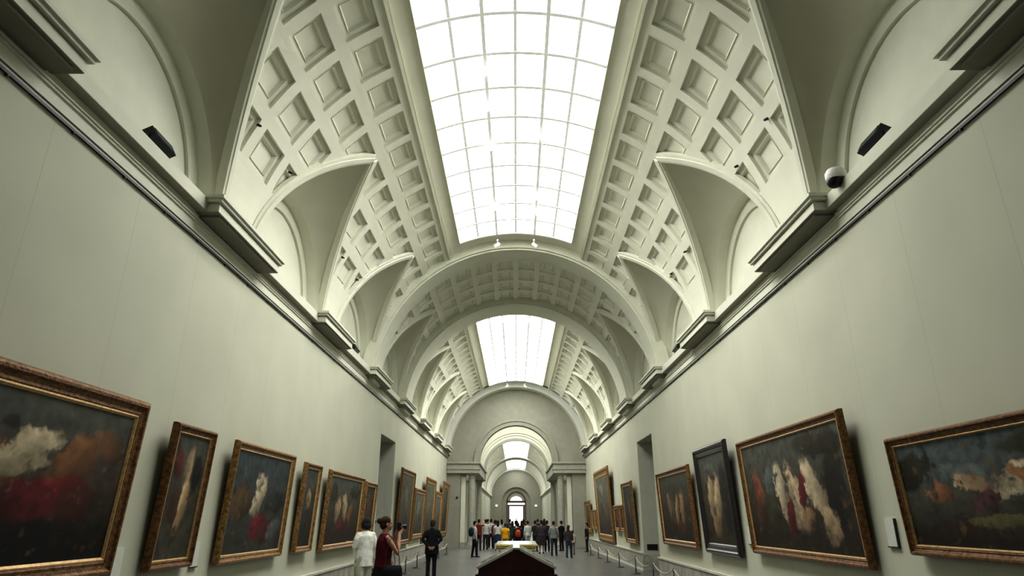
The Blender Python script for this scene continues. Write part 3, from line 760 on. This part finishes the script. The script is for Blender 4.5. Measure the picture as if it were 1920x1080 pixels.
for s, nm in ((-1, 'left'), (1, 'right')):
    t = thing('stone_pilaster', 'square pale stone pilaster between wall and round column, %s of the end arch' % nm, 'pilaster', (s * 3.265, 41.55, 0), 0, 'pilasters of the end arch')
    a = MB(); a.box(-.16, .16, -.14, .14, 0, .3); a.build('base', M['stone'], t)
    a = MB(); a.box(-.13, .13, -.12, .12, .3, 4.1); a.build('shaft', M['trim'], t)
    a = MB(); a.box(-.15, .15, -.14, .14, 4.1, 4.18); a.box(-.18, .18, -.16, .16, 4.18, 4.28); a.build('capital', M['stone'], t)
# passage side rooms
mb = MB()
for s in (-1, 1):
    mb.box(s * 6.6, s * 6.8, 41.7, 49.6, 0, 9.6)
    mb.box(s * 4.5, s * 6.8, 41.5, 41.7, 0, 9.6)
struct(mb.build('wall_passage', M['trim']))
mb = MB(); mb.box(-6.8, 6.8, 41.2, 50.4, 9.6, 9.8); struct(mb.build('ceiling', M['trim']))
mb = MB(); ringwall(mb, 49.6, 50.4, 2.3, 7.2, AZ)
for s in (-1, 1): mb.box(s * 3.0, s * 6.8, 49.6, 50.4, 0, AZ)
struct(mb.build('wall_inner_arch', M['trim'], angle=25))
mb = MB(); arch(mb, 49.52, 49.6, 2.42, 2.86, AZ, n=40); arch(mb, 49.46, 49.53, 2.62, 2.68, AZ, n=40); arch(mb, 49.44, 49.53, 2.8, 2.9, AZ, n=40); struct(mb.build('trim_32', M['trim'], angle=25))
mb = MB(); arch(mb, 49.45, 49.6, 2.24, 2.42, AZ, n=40); struct(mb.build('trim_34', M['stone'], angle=25))

# ------------------------------------------------------------------ far gallery
def far_vault():
    mb = MB(); n = 36
    segs = [(50.4, 54.0, 0), (54.0, 91.0, 1), (91.0, 95.0, 0), (95.0, 114.0, 1), (114.0, 115.5, 0)]
    for a, b, sk in segs:
        for i in range(n):
            f, g = -PI / 2 + PI * i / n, -PI / 2 + PI * (i + 1) / n
            if sk and abs((f + g) / 2) < SKY: continue
            mb.poly([(4.4 * math.sin(q), y, 5.4 + 4.4 * math.cos(q)) for q, y in ((f, a), (g, a), (g, b), (f, b))], True)
    struct(mb.build('ceiling', M['vault'], smooth=True))
    mb = MB()
    for y in (60.5, 66, 71.5, 77, 82.5, 88): arch(mb, y, y + .7, 4.25, 4.5, 5.4, f0=R_(30), f1=R_(90), n=14); arch(mb, y, y + .7, 4.25, 4.5, 5.4, f0=R_(-90), f1=R_(-30), n=14)
    for y in (53.2, 91.0, 94.2, 114.2): arch(mb, y, y + .9, 4.18, 4.5, 5.4)
    for s in (-1, 1): mb.box(s * 4.1, s * 4.4, 50.4, 115.4, 5.15, 5.4)
    struct(mb.build('trim_33', M['trim'], angle=25))
far_vault()
for nm, y0, y1 in (('window_3', 54.0, 91.0), ('window_4', 95.0, 114.0)):
    mb = MB()
    for i in range(12):
        f, g = -SKY + 2 * SKY * i / 12, -SKY + 2 * SKY * (i + 1) / 12
        mb.poly([(4.44 * math.sin(q), y, 5.4 + 4.44 * math.cos(q)) for q, y in ((f, y0), (g, y0), (g, y1), (f, y1))], True)
    gl = struct(mb.build(nm, M['glass_sky_far'], smooth=True))
    mb = MB()
    for i in range(1, 6):
        f = -SKY + 2 * SKY * i / 6; x, z = 4.40 * math.sin(f), 5.4 + 4.40 * math.cos(f); mb.box(x - .02, x + .02, y0, y1, z - .02, z + .03)
    mb.build('glazing_bars', M['muntin'], gl)
mb = MB()
for s in (-1, 1): mb.box(s * 4.4, s * 4.6, 50.4, 115.4, 0, 5.4)
struct(mb.build('wall_far_sides', M['wall']))
mb = MB(); ringwall(mb, 115.0, 115.6, 2.45, 5.2, 4.25)
for s in (-1, 1): mb.box(s * 2.45, s * 5.2, 115.0, 115.6, 0, 4.25)
mb.box(-2.6, 2.6, 115.6, 115.7, 4.3, 7)      # back of the niche above the doorway
for s in (-1, 1): mb.box(s * 1.62, s * 2.6, 115.6, 115.7, 0, 4.3)
mb.box(-1.62, 1.62, 115.68, 115.76, 4.3, 6.1)
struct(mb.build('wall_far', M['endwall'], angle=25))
dr = MB()
for s in (-1, 1): dr.box(s * 1.45, s * 1.64, 115.45, 115.62, 0, 4.35)
dr.box(-1.64, 1.64, 115.45, 115.62, 4.15, 4.5); dr.box(-1.45, 1.45, 115.5, 115.6, 3.6, 3.85)
arch(dr, 115.45, 115.6, 1.45, 1.66, 4.4, n=24)
for s in (-1, 1): dr.box(s * 1.15, s * 1.42, 115.5, 115.6, 0, 3.62)
d3 = struct(dr.build('door_3', mat('reddish_door_frame', (.10, .06, .045), .5, .2), angle=30))
a = MB(); a.box(-1.2, 1.2, 115.6, 115.64, 0, 3.62); a.box(-1.45, 1.45, 115.62, 115.65, 3.78, 4.2); a.build('door_light', M['glass_far'], d3)
a = MB(); a.poly([(1.0 * math.cos(PI * i / 16), 115.58, 4.5 + .72 * math.sin(PI * i / 16)) for i in range(17)]); a.build('fanlight', M['glass_far'], d3)
for s, nm in ((-1, 'left'), (1, 'right')):
    t = thing('wall_sconce', 'small white lamp on far end wall, %s of the bright door' % nm, 'lamp', (s * 3.35, 115.0, 3.7), 0, 'lamps on the far wall')
    a = MB(); a.box(-.12, .12, -.06, 0, -.15, .15); a.build('back_plate', M['whitemetal'], t)
    a = MB(); a.ball((0, -.12, 0), (.2, .12, .14)); a.build('lamp_shade', emis('lit_lamp_' + nm, (1, .97, .88), 1.5), t, smooth=True)

# ------------------------------------------------------------------ paintings
F_, V0_, U0_ = 1200.0, 972.0, 968.0
TH = math.atan((V0_ - 540) / F_); CT, ST = math.cos(TH), math.sin(TH)
def painting(side, ya, yb, zb, zt, fw, fmat, pm, label, group=None, deep=.09, slip=True, lean=.075):
    """side -1 left wall, 1 right wall; leans slightly forward off the wall. local: x along wall, y up, z out"""
    w, h = yb - ya, zt - zb
    t = thing('framed_painting', label, 'painting', (0, 0, 0), 0, group)
    u = Vector((0, -side * -1, 0)) if False else Vector((0, 1, 0)) * (1 if side < 0 else -1)   # image left-to-right direction seen from the hall
    out = Vector((-side, 0, 0)); up = Vector((0, 0, 1))
    a = lean
    up2 = (up * math.cos(a) + out * math.sin(a)); n2 = (out * math.cos(a) - up * math.sin(a))
    org = Vector((side * (W - .045), (ya + yb) / 2, zb))
    mw = Matrix(((u.x, up2.x, n2.x, org.x), (u.y, up2.y, n2.y, org.y), (u.z, up2.z, n2.z, org.z), (0, 0, 0, 1)))
    t.matrix_world = mw
    hw = w / 2
    def rect(ins, d): return [(-hw + ins, ins, d), (hw - ins, ins, d), (hw - ins, h - ins, d), (-hw + ins, h - ins, d)]
    def ringloops(mb, prof):
        b = len(mb.v); prof = list(prof)
        for ins, d in prof: mb.v += rect(ins, d)
        for i in range(len(prof)):
            i2 = (i + 1) % len(prof)
            for j in range(4):
                k = (j + 1) % 4
                mb.f.append([b + i * 4 + j, b + i * 4 + k, b + i2 * 4 + k, b + i2 * 4 + j]); mb.mi.append(0)
    f = MB(); ringloops(f, [(0, 0), (0, deep * .55), (fw * .08, deep * .8), (fw * .2, deep), (fw * .34, deep), (fw * .45, deep * .72), (fw * .62, deep * .62), (fw * .75, deep * .68), (fw * .84, deep * .55), (fw * .84, 0)])
    f.build('frame', fmat, t)
    if slip:
        f = MB(); ringloops(f, [(fw * .82, .0), (fw * .82, deep * .62), (fw * .9, deep * .66), (fw, deep * .42), (fw, 0)]); f.build('gilt_slip', M['slip'] if fmat is not M['ebony'] else M['ebony'], t)
    me = bpy.data.meshes.new('canvas'); ins = fw * .95
    me.from_pydata([(p[0], p[1], deep * .36) for p in rect(ins, 0)], [], [(0, 1, 2, 3)])
    uvl = me.uv_layers.new(name='UVMap'); asp = (w - 2 * ins) / (h - 2 * ins)
    for i, q in enumerate(((0, 0), (1, 0), (1, 1), (0, 1))): uvl.data[i].uv = q
    me.materials.append(pm); o = bpy.data.objects.new('canvas', me); COL.objects.link(o); o.parent = t
    return t
FL = (.47, .33, .20); CR = (.66, .56, .40); OC = (.34, .17, .07); RD = (.17, .014, .018); DKB = (.022, .015, .010); SKY_ = (.17, .19, .18); GRN = (.05, .06, .03); BL = (.09, .12, .14); BRN = (.09, .05, .025)
G = 'gilt framed paintings along the walls'
E_ = 1.65
def PT(side, ya, yb, hb, ht, fw, fm, top, mid, bot, patches, label, seed, **k):
    pm = paint_mat('painted_canvas_%s' % seed, top, mid, bot, patches, seed * 3.7, (yb - ya) / (ht - hb))
    return painting(side, ya, yb, hb + E_, (ht - hb) * .985 + hb + E_, fw, M[fm], pm, label, G, lean=k.pop('lean', .05), **k)
# left wall, near to far
PT(-1, 3.0, 7.19, -.57, 1.25, .20, 'golddark', (.10, .105, .09), (.07, .05, .035), (.010, .008, .006),
   [(.50, .62, .10, .20, 30, OC), (.62, .66, .07, .16, -35, CR), (.56, .55, .16, .06, 25, (.42, .36, .24)), (.80, .62, .09, .20, -12, (.26, .12, .05)), (.92, .75, .06, .12, 20, (.20, .10, .05)), (.74, .42, .16, .10, 20, (.22, .02, .025)), (.66, .36, .10, .16, 10, (.14, .014, .02)), (.84, .34, .10, .14, 0, (.085, .02, .015)), (.44, .80, .08, .08, 0, (.16, .08, .04)), (.60, .12, .4, .16, 0, (.006, .005, .004))],
   'largest left wall painting at the photo edge, stormy red and ochre masses', 1)
PT(-1, 7.86, 8.93, -.58, 1.14, .12, 'golddark', (.09, .10, .085), (.06, .05, .035), (.07, .07, .05),
   [(.5, .72, .13, .20, -15, FL), (.56, .46, .14, .18, 10, (.60, .44, .26)), (.48, .28, .10, .12, -20, (.40, .26, .14)), (.3, .42, .14, .16, 0, (.10, .045, .02)), (.8, .7, .16, .18, 0, (.02, .02, .018)), (.2, .75, .12, .14, 0, (.13, .02, .015))],
   'narrow tall gilt framed painting, second from left, pale diagonal shape over brown dusk', 2)
PT(-1, 9.67, 12.28, -.625, 1.13, .13, 'gold', (.055, .075, .085), (.05, .058, .055), (.045, .048, .042),
   [(.47, .56, .10, .24, -18, CR), (.44, .72, .08, .10, 0, (.62, .55, .42)), (.52, .26, .17, .13, 35, (.20, .012, .022)), (.68, .2, .14, .14, -20, (.10, .01, .015)), (.2, .5, .16, .2, 0, (.12, .075, .035)), (.78, .52, .2, .14, 10, (.03, .034, .034)), (.85, .2, .14, .16, 0, (.11, .13, .12))],
   'squarish painting on left wall, slate blue sky with cream centre and crimson drapery patch', 3)
PT(-1, 12.98, 14.03, -.625, 1.075, .11, 'gold', (.07, .09, .09), (.05, .05, .04), (.03, .028, .022),
   [(.5, .6, .2, .14, 0, (.40, .28, .15)), (.45, .3, .2, .2, 0, (.03, .035, .05)), (.6, .78, .15, .08, 0, (.16, .14, .11))], 'slim upright painting on left wall with ochre patch, fourth from the left edge', 4)
PT(-1, 14.75, 18.1, -.68, 1.06, .13, 'gold', (.10, .11, .095), (.06, .055, .035), (.035, .022, .015),
   [(.3, .5, .08, .22, -10, FL), (.5, .55, .09, .24, 8, (.5, .38, .24)), (.7, .45, .08, .2, 0, (.26, .13, .07)), (.45, .28, .12, .12, 0, (.15, .02, .03)), (.8, .8, .18, .12, 0, (.04, .05, .025)), (.15, .75, .12, .16, 0, (.04, .045, .02))],
   'wide painting on left wall behind the woman in white, green foliage and flesh tones', 5)
PT(-1, 18.4, 19.8, -.7, 1.0, .13, 'gold', (.06, .045, .03), (.05, .03, .02), (.02, .014, .01),
   [(.5, .55, .2, .2, 0, (.17, .05, .03)), (.4, .75, .16, .1, 0, (.13, .08, .04))], 'small dark brown painting just before the left doorway', 6)
PT(-1, 23.8, 26.9, -.93, 1.78, .18, 'golddark', (.13, .12, .09), (.12, .11, .08), (.06, .05, .035),
   [(.45, .6, .2, .2, 0, (.20, .18, .13)), (.5, .3, .22, .16, 0, (.10, .06, .04))], 'tall brownish painting right after the left doorway', 7)
PT(-1, 27.4, 30.4, -.81, 1.22, .2, 'gold', (.16, .17, .14), (.13, .14, .11), (.05, .05, .04),
   [(.5, .6, .2, .2, 20, (.26, .27, .22)), (.6, .4, .14, .12, 0, (.10, .09, .06))], 'low painting in broad orange gilt frame past the left doorway', 8)
PT(-1, 30.6, 34.0, -1.0, 1.85, .26, 'gold', (.15, .16, .12), (.14, .13, .10), (.05, .04, .03),
   [(.5, .55, .2, .2, 0, (.22, .19, .14))], 'tall pale painting in gilt frame behind the man in dark suit', 9)
PT(-1, 34.4, 37.3, -.9, 1.37, .26, 'gold', (.17, .18, .15), (.13, .13, .10), (.07, .06, .04),
   [(.5, .5, .2, .2, 0, (.20, .18, .15))], 'lower gilt framed painting, second from the left far corner', 10)
PT(-1, 37.5, 40.8, -1.0, 2.03, .3, 'gold', (.14, .13, .09), (.10, .09, .06), (.04, .03, .02),
   [(.5, .5, .2, .2, 0, (.16, .12, .07))], 'tall painting in the far left corner next to the end arch', 11)
# right wall, near to far
PT(1, 3.4, 7.36, -.365, .86, .11, 'golddark', (.11, .14, .15), (.085, .085, .065), (.022, .015, .010),
   [(.22, .66, .13, .13, 0, (.15, .18, .185)), (.05, .72, .08, .2, -10, (.03, .03, .018)), (.30, .55, .05, .15, 25, FL), (.42, .56, .06, .2, -25, CR), (.50, .55, .05, .16, 30, (.36, .18, .08)), (.16, .5, .05, .12, 0, (.30, .14, .07)), (.33, .4, .05, .12, 0, (.12, .05, .06)), (.62, .5, .08, .2, 0, (.34, .19, .10)), (.6, .85, .22, .12, 0, (.035, .042, .022)), (.25, .14, .24, .12, 10, (.035, .02, .013)), (.40, .24, .16, .06, 0, (.13, .12, .05))],
   'wide landscape format painting cut off by the right photo edge, blue sky over brown ground', 12)
PT(1, 8.23, 12.23, -.575, 1.355, .13, 'golddark', (.10, .105, .09), (.065, .055, .035), (.026, .018, .012),
   [(.34, .62, .11, .16, 0, (.13, .145, .13)), (.13, .55, .07, .2, 0, (.27, .09, .045)), (.14, .3, .07, .14, 0, (.08, .03, .025)), (.41, .5, .06, .30, 6, CR), (.53, .45, .055, .33, 4, (.60, .47, .32)), (.72, .52, .08, .26, 14, (.66, .54, .38)), (.79, .24, .06, .18, 14, (.52, .38, .24)), (.61, .5, .045, .16, 0, (.17, .015, .022)), (.48, .28, .04, .18, 0, (.14, .014, .02)), (.89, .5, .10, .36, 0, (.018, .016, .012)), (.3, .34, .09, .1, 0, (.05, .055, .03)), (.62, .26, .05, .14, -8, (.40, .26, .14)), (.8, .86, .22, .1, 0, (.045, .038, .025))],
   'large painting on right wall with cream upright shapes and dark right side', 13)
PT(1, 12.95, 15.25, -.7, 1.52, .21, 'ebony', (.10, .105, .09), (.07, .062, .045), (.04, .03, .02),
   [(.35, .5, .15, .28, 0, (.50, .38, .23)), (.58, .5, .13, .28, -4, (.56, .44, .28)), (.45, .2, .16, .14, 0, (.30, .19, .10)), (.85, .5, .16, .4, 0, (.022, .018, .013)), (.4, .84, .18, .06, 0, (.16, .17, .15)), (.5, .74, .12, .05, 0, (.10, .06, .04))],
   'upright painting in plain black frame on the right wall', 14)
PT(1, 15.95, 19.57, -.68, 1.265, .15, 'golddark', (.08, .08, .065), (.055, .04, .026), (.022, .015, .011),
   [(.3, .5, .06, .24, 0, (.30, .22, .14)), (.42, .42, .05, .24, 10, (.16, .10, .05)), (.55, .45, .07, .24, -6, (.42, .28, .16)), (.72, .45, .07, .3, 0, (.36, .21, .11)), (.6, .18, .14, .12, 0, (.10, .03, .02)), (.15, .55, .08, .2, 0, (.10, .04, .02))],
   'dark crowded painting on right wall beside the right doorway', 15)
PT(1, 23.96, 26.13, -.86, 1.32, .16, 'gold', (.05, .055, .055), (.05, .045, .04), (.03, .02, .018),
   [(.5, .6, .18, .2, 0, (.15, .10, .08)), (.5, .3, .16, .2, 0, (.03, .04, .07)), (.6, .45, .1, .14, 0, (.22, .06, .06))], 'upright gilt painting just past the right doorway', 16)
PT(1, 26.4, 27.5, -.5, .53, .14, 'gold', (.13, .04, .03), (.11, .025, .02), (.06, .02, .015), [(.5, .5, .2, .3, 0, (.2, .05, .03))], 'small reddish painting in gilt frame, nearer of a low pair', 17)
PT(1, 27.7, 29.0, -.5, .53, .14, 'gold', (.09, .05, .03), (.07, .035, .022), (.05, .02, .015), [(.5, .5, .2, .3, 0, (.14, .06, .04))], 'small brown painting in gilt frame, farther of a low pair', 18)
PT(1, 29.54, 34.7, -1.05, 2.28, .36, 'gold', (.17, .175, .14), (.13, .11, .085), (.04, .035, .03),
   [(.4, .75, .18, .14, 0, (.28, .29, .25)), (.6, .4, .14, .14, 0, (.17, .11, .08)), (.4, .45, .12, .14, 0, (.12, .07, .05))], 'tallest painting on the right wall, grey sky above dark lower half', 19)
PT(1, 35.2, 36.3, -.56, .45, .14, 'gold', (.12, .06, .04), (.09, .04, .03), (.05, .03, .02), [(.5, .5, .2, .3, 0, (.14, .08, .05))], 'small painting right of the tall grey one, nearer of two by the far corner', 20)
PT(1, 36.5, 37.6, -.56, .45, .14, 'gold', (.10, .06, .05), (.08, .05, .03), (.05, .03, .02), [(.5, .5, .2, .3, 0, (.12, .06, .04))], 'small painting near far right corner, farther of two', 21)
PT(1, 38.1, 40.8, -.78, 1.0, .26, 'gold', (.13, .13, .09), (.11, .10, .07), (.05, .045, .03), [(.5, .5, .2, .2, 0, (.16, .13, .08))], 'greenish gilt framed painting in the far right corner by the end arch', 22)

# wall captions
def caption(side, y, z, label):
    t = thing('wall_caption', label, 'caption panel', (side * W, y, z), 0, 'caption panels beside the paintings')
    a = MB(); a.box(-side * 0, -side * .02, -.10, .10, -.15, .15); a.build('panel', M['label'], t)
    a = MB(); a.box(0, -side * .03, -.105, .105, -.165, -.15); a.box(0, -side * .03, -.112, -.10, -.165, .15) if side > 0 else None; a.build('panel_edge', M['steel'], t)
caption(-1, 7.42, 1.20, 'small pale caption panel right of the largest left painting')
caption(-1, 9.2, 1.20, 'small pale caption panel after the narrow tall left painting')
caption(1, 7.85, 1.50, 'pale caption panel between the two nearest right paintings')
caption(1, 12.6, 1.36, 'pale caption panel between the large cream painting and the black frame')
caption(1, 15.6, 1.30, 'pale caption panel between the black frame and the crowded painting')
a = MB(); a.box(4.42, 4.78, -.02, 0, -.09, .09)
for i in range(5): a.box(4.45, 4.75, -.026, -.02, -.07 + .03 * i, -.055 + .03 * i)
o = a.build('vent_plate', M['black']); o.location = (0, 23.338, .74); tag(o, 'black metal vent plate low on the right doorway jamb', 'vent')
o = MB(); o.lathe([(.06, 0), (.06, .05), (.03, .07)], seg=14, axis='y'); o = o.build('wall_sensor', M['black'], smooth=True); o.location = (-3.62, 41.2, 2.85); o.rotation_euler = (0, 0, PI); tag(o, 'small dark sensor on grey wall left of the end arch', 'sensor')
a = MB(); a.lathe([(.05, 0), (.05, .04), (.02, .06)], seg=14, axis='y'); o = a.build('wall_sensor', M['black'], smooth=True); o.location = (-4.85, 23.338, 1.55); o.rotation_euler = (0, 0, PI); tag(o, 'small dark knob on the left doorway jamb', 'sensor')

# rope posts and cords
post0 = None
def post(x, y, label, grp):
    global post0
    if post0 is None:
        t = post0 = thing('rope_post', label, 'barrier post', (x, y, 0), 0, grp)
        a = MB(); a.lathe([(.15, 0), (.155, .012), (.14, .022), (.03, .034), (.02, .05)], seg=24); a.build('base', M['steel'], t, angle=40)
        a = MB(); a.lathe([(.017, .03), (.017, .47)], seg=12); a.build('shaft', M['steel'], t, smooth=True)
        a = MB(); a.lathe([(.02, .46), (.024, .475), (.024, .505), (.016, .515)], seg=12); a.build('cap', M['steel'], t, smooth=True)
    else:
        t = copy_tree(post0); t.location = (x, y, 0); tag(t, label, 'barrier post', grp)
    return t
def cord(p, q, label, grp):
    a = MB(); n = 14
    pts = [Vector(p).lerp(Vector(q), i / n) - Vector((0, 0, .17 * (1 - (2 * i / n - 1) ** 2))) for i in range(n + 1)]
    a.tube(pts, [.013] * (n + 1), 8); o = a.build('barrier_cord', M['rope'], smooth=True); tag(o, label, 'cord', grp)
OR = ['nearest', 'second', 'third', 'fourth', 'fifth', 'sixth', 'seventh', 'eighth', 'ninth']
for s, nm, xs, ys in ((1, 'right', 3.70, [14.4, 16.9, 19.4, 22.2, 25.0, 27.8, 30.4, 33.1]), (-1, 'left', 3.52, [17.0, 19.6, 22.1, 24.6, 27.5, 30.4, 33.4])):
    xs_ = [xs + (.1 if (y < 23 and s > 0) else 0) - max(0, (y - 25)) * .018 for y in ys]
    for i, (x, y) in enumerate(zip(xs_, ys)):
        post(s * x, y, '%s low dark rope post along the %s wall, counted from the front' % (OR[i], nm), 'rope posts along the %s wall' % nm)
    for i in range(len(ys) - 1):
        cord((s * xs_[i], ys[i] + .012, .49), (s * xs_[i + 1], ys[i + 1] - .012, .49), '%s sagging pale cord between rope posts on the %s, counted from the front' % (OR[i], nm), 'cords along the %s wall' % nm)

# gabled display case
t = thing('display_case', 'dark mahogany display case with low gabled top, front centre of the hall', 'display case', (0, 10.0, 0))
hw, ze, za, ln = .565, .995, 1.245, 1.25
a = MB(); a.extrude_y([(-hw + .02, .9), (hw - .02, .9), (hw - .02, ze - .02), (.05, za - .03), (-.05, za - .03), (-hw + .02, ze - .02)], 0.02, ln - .02); a.build('gable_body', M['mahogany'], t)
a = MB()
for y0, y1 in ((0, .07), (ln - .07, ln)):
    for s in (-1, 1):
        a = MB(); a.extrude_y([(s * hw, ze - .035), (s * (hw + .012), ze), (s * .05, za), (s * .05, za - .035)], y0, y1); a.build('raking_edge', M['casetop'], t)
for s in (-1, 1):
    a = MB()
    p = [(s * hw, ze - .012), (s * hw, ze), (s * .05, za - .006), (s * .05, za - .018)]
    a.extrude_y(p, .07, ln - .07); a.build('sloping_glass', M['case_glass'], t)
a = MB(); a.box(-.05, .05, 0, ln, za - .02, za + .004); a.build('ridge_cap', M['tabletop'], t)
a = MB(); a.box(-hw - .02, hw + .02, -.02, ln + .02, .86, .9); a.box(-hw - .005, hw + .005, -.008, ln + .008, .835, .86); a.build('moulding', M['mahogany'], t)
a = MB(); a.box(-hw + .05, hw - .05, .05, ln - .05, .12, .835); a.box(-hw, hw, 0, ln, 0, .12); a.build('cabinet', M['mahogany'], t)
for x in (-.27, .27):
    a = MB(); a.box(x - .2, x + .2, .03, .052, .2, .76); a.build('front_panel', M['mahogany'], t)

# inlaid table on figured supports
t = thing('inlaid_table', 'long stone topped table with yellow gilt edges behind the display case', 'table', (0, 21.6, 0))
a = MB(); a.box(-.66, .66, 0, 3.2, .84, .885); a.build('tabletop', M['tabletop'], t)
a = MB(); a.box(-.63, .63, .03, 3.17, .78, .84); a.box(-.675, .675, -.012, 0, .84, .884); a.build('gilt_edge', M['gilt'], t)
a = MB(); a.box(-.6, .6, .08, 3.12, .70, .765); a.build('apron', M['gilt'], t)
a = MB(); a.box(-.615, .615, .05, 3.15, .765, .78); a.build('dark_fillet', M['bronze'], t)
for x in (-.46, .46):
    for y in (.3, 1.6, 2.9):
        a = MB(); a.lathe([(.09, 0), (.10, .05), (.07, .09), (.05, .2), (.085, .36), (.10, .46), (.06, .56), (.05, .62), (.09, .67), (.10, .70)], (x, y, 0), 16); a.build('leg', M['bronze'], t, smooth=True)

# tan benches far behind the crowd
for x, y, lab in ((2.3, 43.6, 'low tan wooden bench behind the crowd, right side'),):
    t = thing('wooden_bench', lab, 'bench', (x, y, 0))
    a = MB(); a.box(-.55, .55, -.2, .2, .40, .46); a.build('seat', M['brownwood'], t)
    for q in (-.45, .45):
        a = MB(); a.box(q - .04, q + .04, -.18, .18, 0, .40); a.build('leg', M['brownwood'], t)

# cornice floodlights
for i, (s, y, lab) in enumerate([(-1, 6.55, 'dark floodlight on left cornice inside the nearest lunette'), (1, 6.55, 'dark floodlight on right cornice inside the nearest lunette'),
                    (-1, 16.35, 'small dark floodlight on left cornice inside the third lunette'), (1, 16.35, 'small dark floodlight on right cornice inside the third lunette')]):
    t = thing('floodlight', lab, 'floodlight', (s * 4.27, y, 5.715), 0, 'floodlights on the cornice')
    rot = Euler((0, s * R_(28), 0)).to_matrix().to_4x4()
    ps = MB(); ps.box(-.16, .16, -.23, .23, .03, .17); h = ps.build('housing', M['black'], t); h.data.transform(rot)
    ps = MB(); ps.box(-s * .155, -s * .168, -.19, .19, .045, .155); h = ps.build('lamp_glass', M['lampglass'], t); h.data.transform(rot)
    ps = MB(); ps.box(-.05, .05, -.25, -.235, 0, .12); ps.box(-.05, .05, .235, .25, 0, .12); ps.box(-.06, .06, -.25, .25, 0, .012); ps.build('bracket', M['steel'], t)
# dome security camera
t = thing('dome_camera', 'white dome security camera with black lens bubble on right cornice', 'security camera', (4.10, 7.25, 5.72))
a = MB(); a.lathe([(.115, .0), (.125, .03), (.125, .10), (.10, .14), (.05, .15)], (0, 0, 0), 24); a.build('housing', M['whitemetal'], t, angle=40)
a = MB(); a.ball((-.03, 0, -.02), (.095, .095, .095), 20, 12); a.build('lens_bubble', M['black'], t, smooth=True)
a = MB(); a.box(.05, .2, -.03, .03, -.005, .06); a.build('bracket', M['whitemetal'], t)
for i in range(0): pass
# hooks high on the vault near the groins
def raybarrel(px, py):
    d = Vector((px - U0_, 0, 0)); xc, yc = (px - U0_), (540 - py)
    dv = Vector((xc, F_ * CT - yc * ST, F_ * ST + yc * CT))
    lo, hi = .001, .2
    for _ in range(60):
        m = (lo + hi) / 2; p = dv * m
        if math.hypot(p.x, p.z + E_ - HC) < RV or p.z + E_ < HC: lo = m
        else: hi = m
    return dv * lo + Vector((0, 0, E_))
for i, (px, py, lab) in enumerate([(483, 232, 'left vault beside the nearest groin'), (542, 321, 'left vault before the second lunette'), (641, 481, 'left vault after the second lunette'), (668, 523, 'left vault before the third lunette'),
                     (1440, 224, 'right vault beside the nearest groin'), (1384, 312, 'right vault before the second lunette'), (1287, 472, 'right vault after the second lunette'), (1261, 513, 'right vault before the third lunette')]):
    p = raybarrel(px, py); nrm = Vector((-p.x, 0, HC - p.z)).normalized()
    a = MB(); a.tube([p, p + nrm * .04, p + nrm * .07], [.022, .022, .014], 10); o = a.build('vault_hook', M['black']); tag(o, 'small dark hook on the %s' % lab, 'hook', 'hooks on the vault')
# track spotlights under the skylight bars
sp0 = None
def spot(fi, y, label, down=0):
    global sp0
    f = -SKY + 2 * SKY * fi / 6; r = RV + .04 - down
    loc = (r * math.sin(f), y, HC + r * math.cos(f))
    if sp0 is None:
        t = sp0 = thing('track_spotlight', label, 'spotlight', loc, 0, 'white spotlights along the skylights')
        a = MB(); a.box(-.025, .025, -.09, .09, -.03, .0); a.tube([(0, 0, -.02), (0, 0, -.13)], [.012, .012], 8); a.build('mount', M['whitemetal'], t)
        a = MB(); a.tube([(-.05, -.02, -.10), (.08, .02, -.19)], [.05, .055], 14); a.build('lamp_head', M['whitemetal'], t)
    else:
        t = copy_tree(sp0); t.location = loc; tag(t, label, 'spotlight', 'white spotlights along the skylights')
    t.rotation_euler = (0, 0, 0 if fi > 3 else PI)
for i, y in enumerate((10.0, 11.1, 12.6, 15.6)): spot(2, y, 'small white spotlight on left bar of the near skylight, %s from the front' % OR[i])
for i, y in enumerate((12.2, 15.0, 15.9)): spot(4, y, 'small white spotlight on right bar of the near skylight, %s from the front' % OR[i])
spot(2, 17.75, 'white spotlight at the far rim of the near skylight, left one', .12); spot(4, 17.75, 'white spotlight at the far rim of the near skylight, right one', .12)
spot(2, 26.2, 'white spotlight at the near end of the second skylight, left one'); spot(4, 26.2, 'white spotlight at the near end of the second skylight, right one')
spot(2, 39.7, 'white spotlight at the far rim of the second skylight, left one', .12); spot(4, 39.7, 'white spotlight at the far rim of the second skylight, right one', .12)

# ------------------------------------------------------------------ light
l = bpy.data.lights.new('vestibule_fill_light', 'AREA'); l.shape = 'RECTANGLE'; l.size = 5; l.size_y = 4; l.energy = 560; l.color = (1, .995, .95)  # added unseen area light for an assumed oculus, brightens the inner arch wall
o = bpy.data.objects.new('vestibule_fill_light', l); COL.objects.link(o); o.location = (0, 45.2, 9.5)
wd = bpy.data.worlds.new('world'); SC.world = wd; wd.use_nodes = True
wd.node_tree.nodes['Background'].inputs[0].default_value = (.8, .85, .9, 1); wd.node_tree.nodes['Background'].inputs[1].default_value = .3

cam = bpy.data.cameras.new('camera'); co = bpy.data.objects.new('camera', cam); COL.objects.link(co)
cam.sensor_width = 36; cam.lens = F_ / 1920 * 36; cam.clip_end = 300; cam.clip_start = .05
co.location = (0, 0, E_); co.rotation_euler = (PI / 2 + TH, 0, math.atan(8 / math.hypot(F_, 432)))
SC.camera = co
SC.view_settings.view_transform = 'Standard'; SC.view_settings.look = 'None'
SC.view_settings.exposure = .5; SC.view_settings.gamma = .84
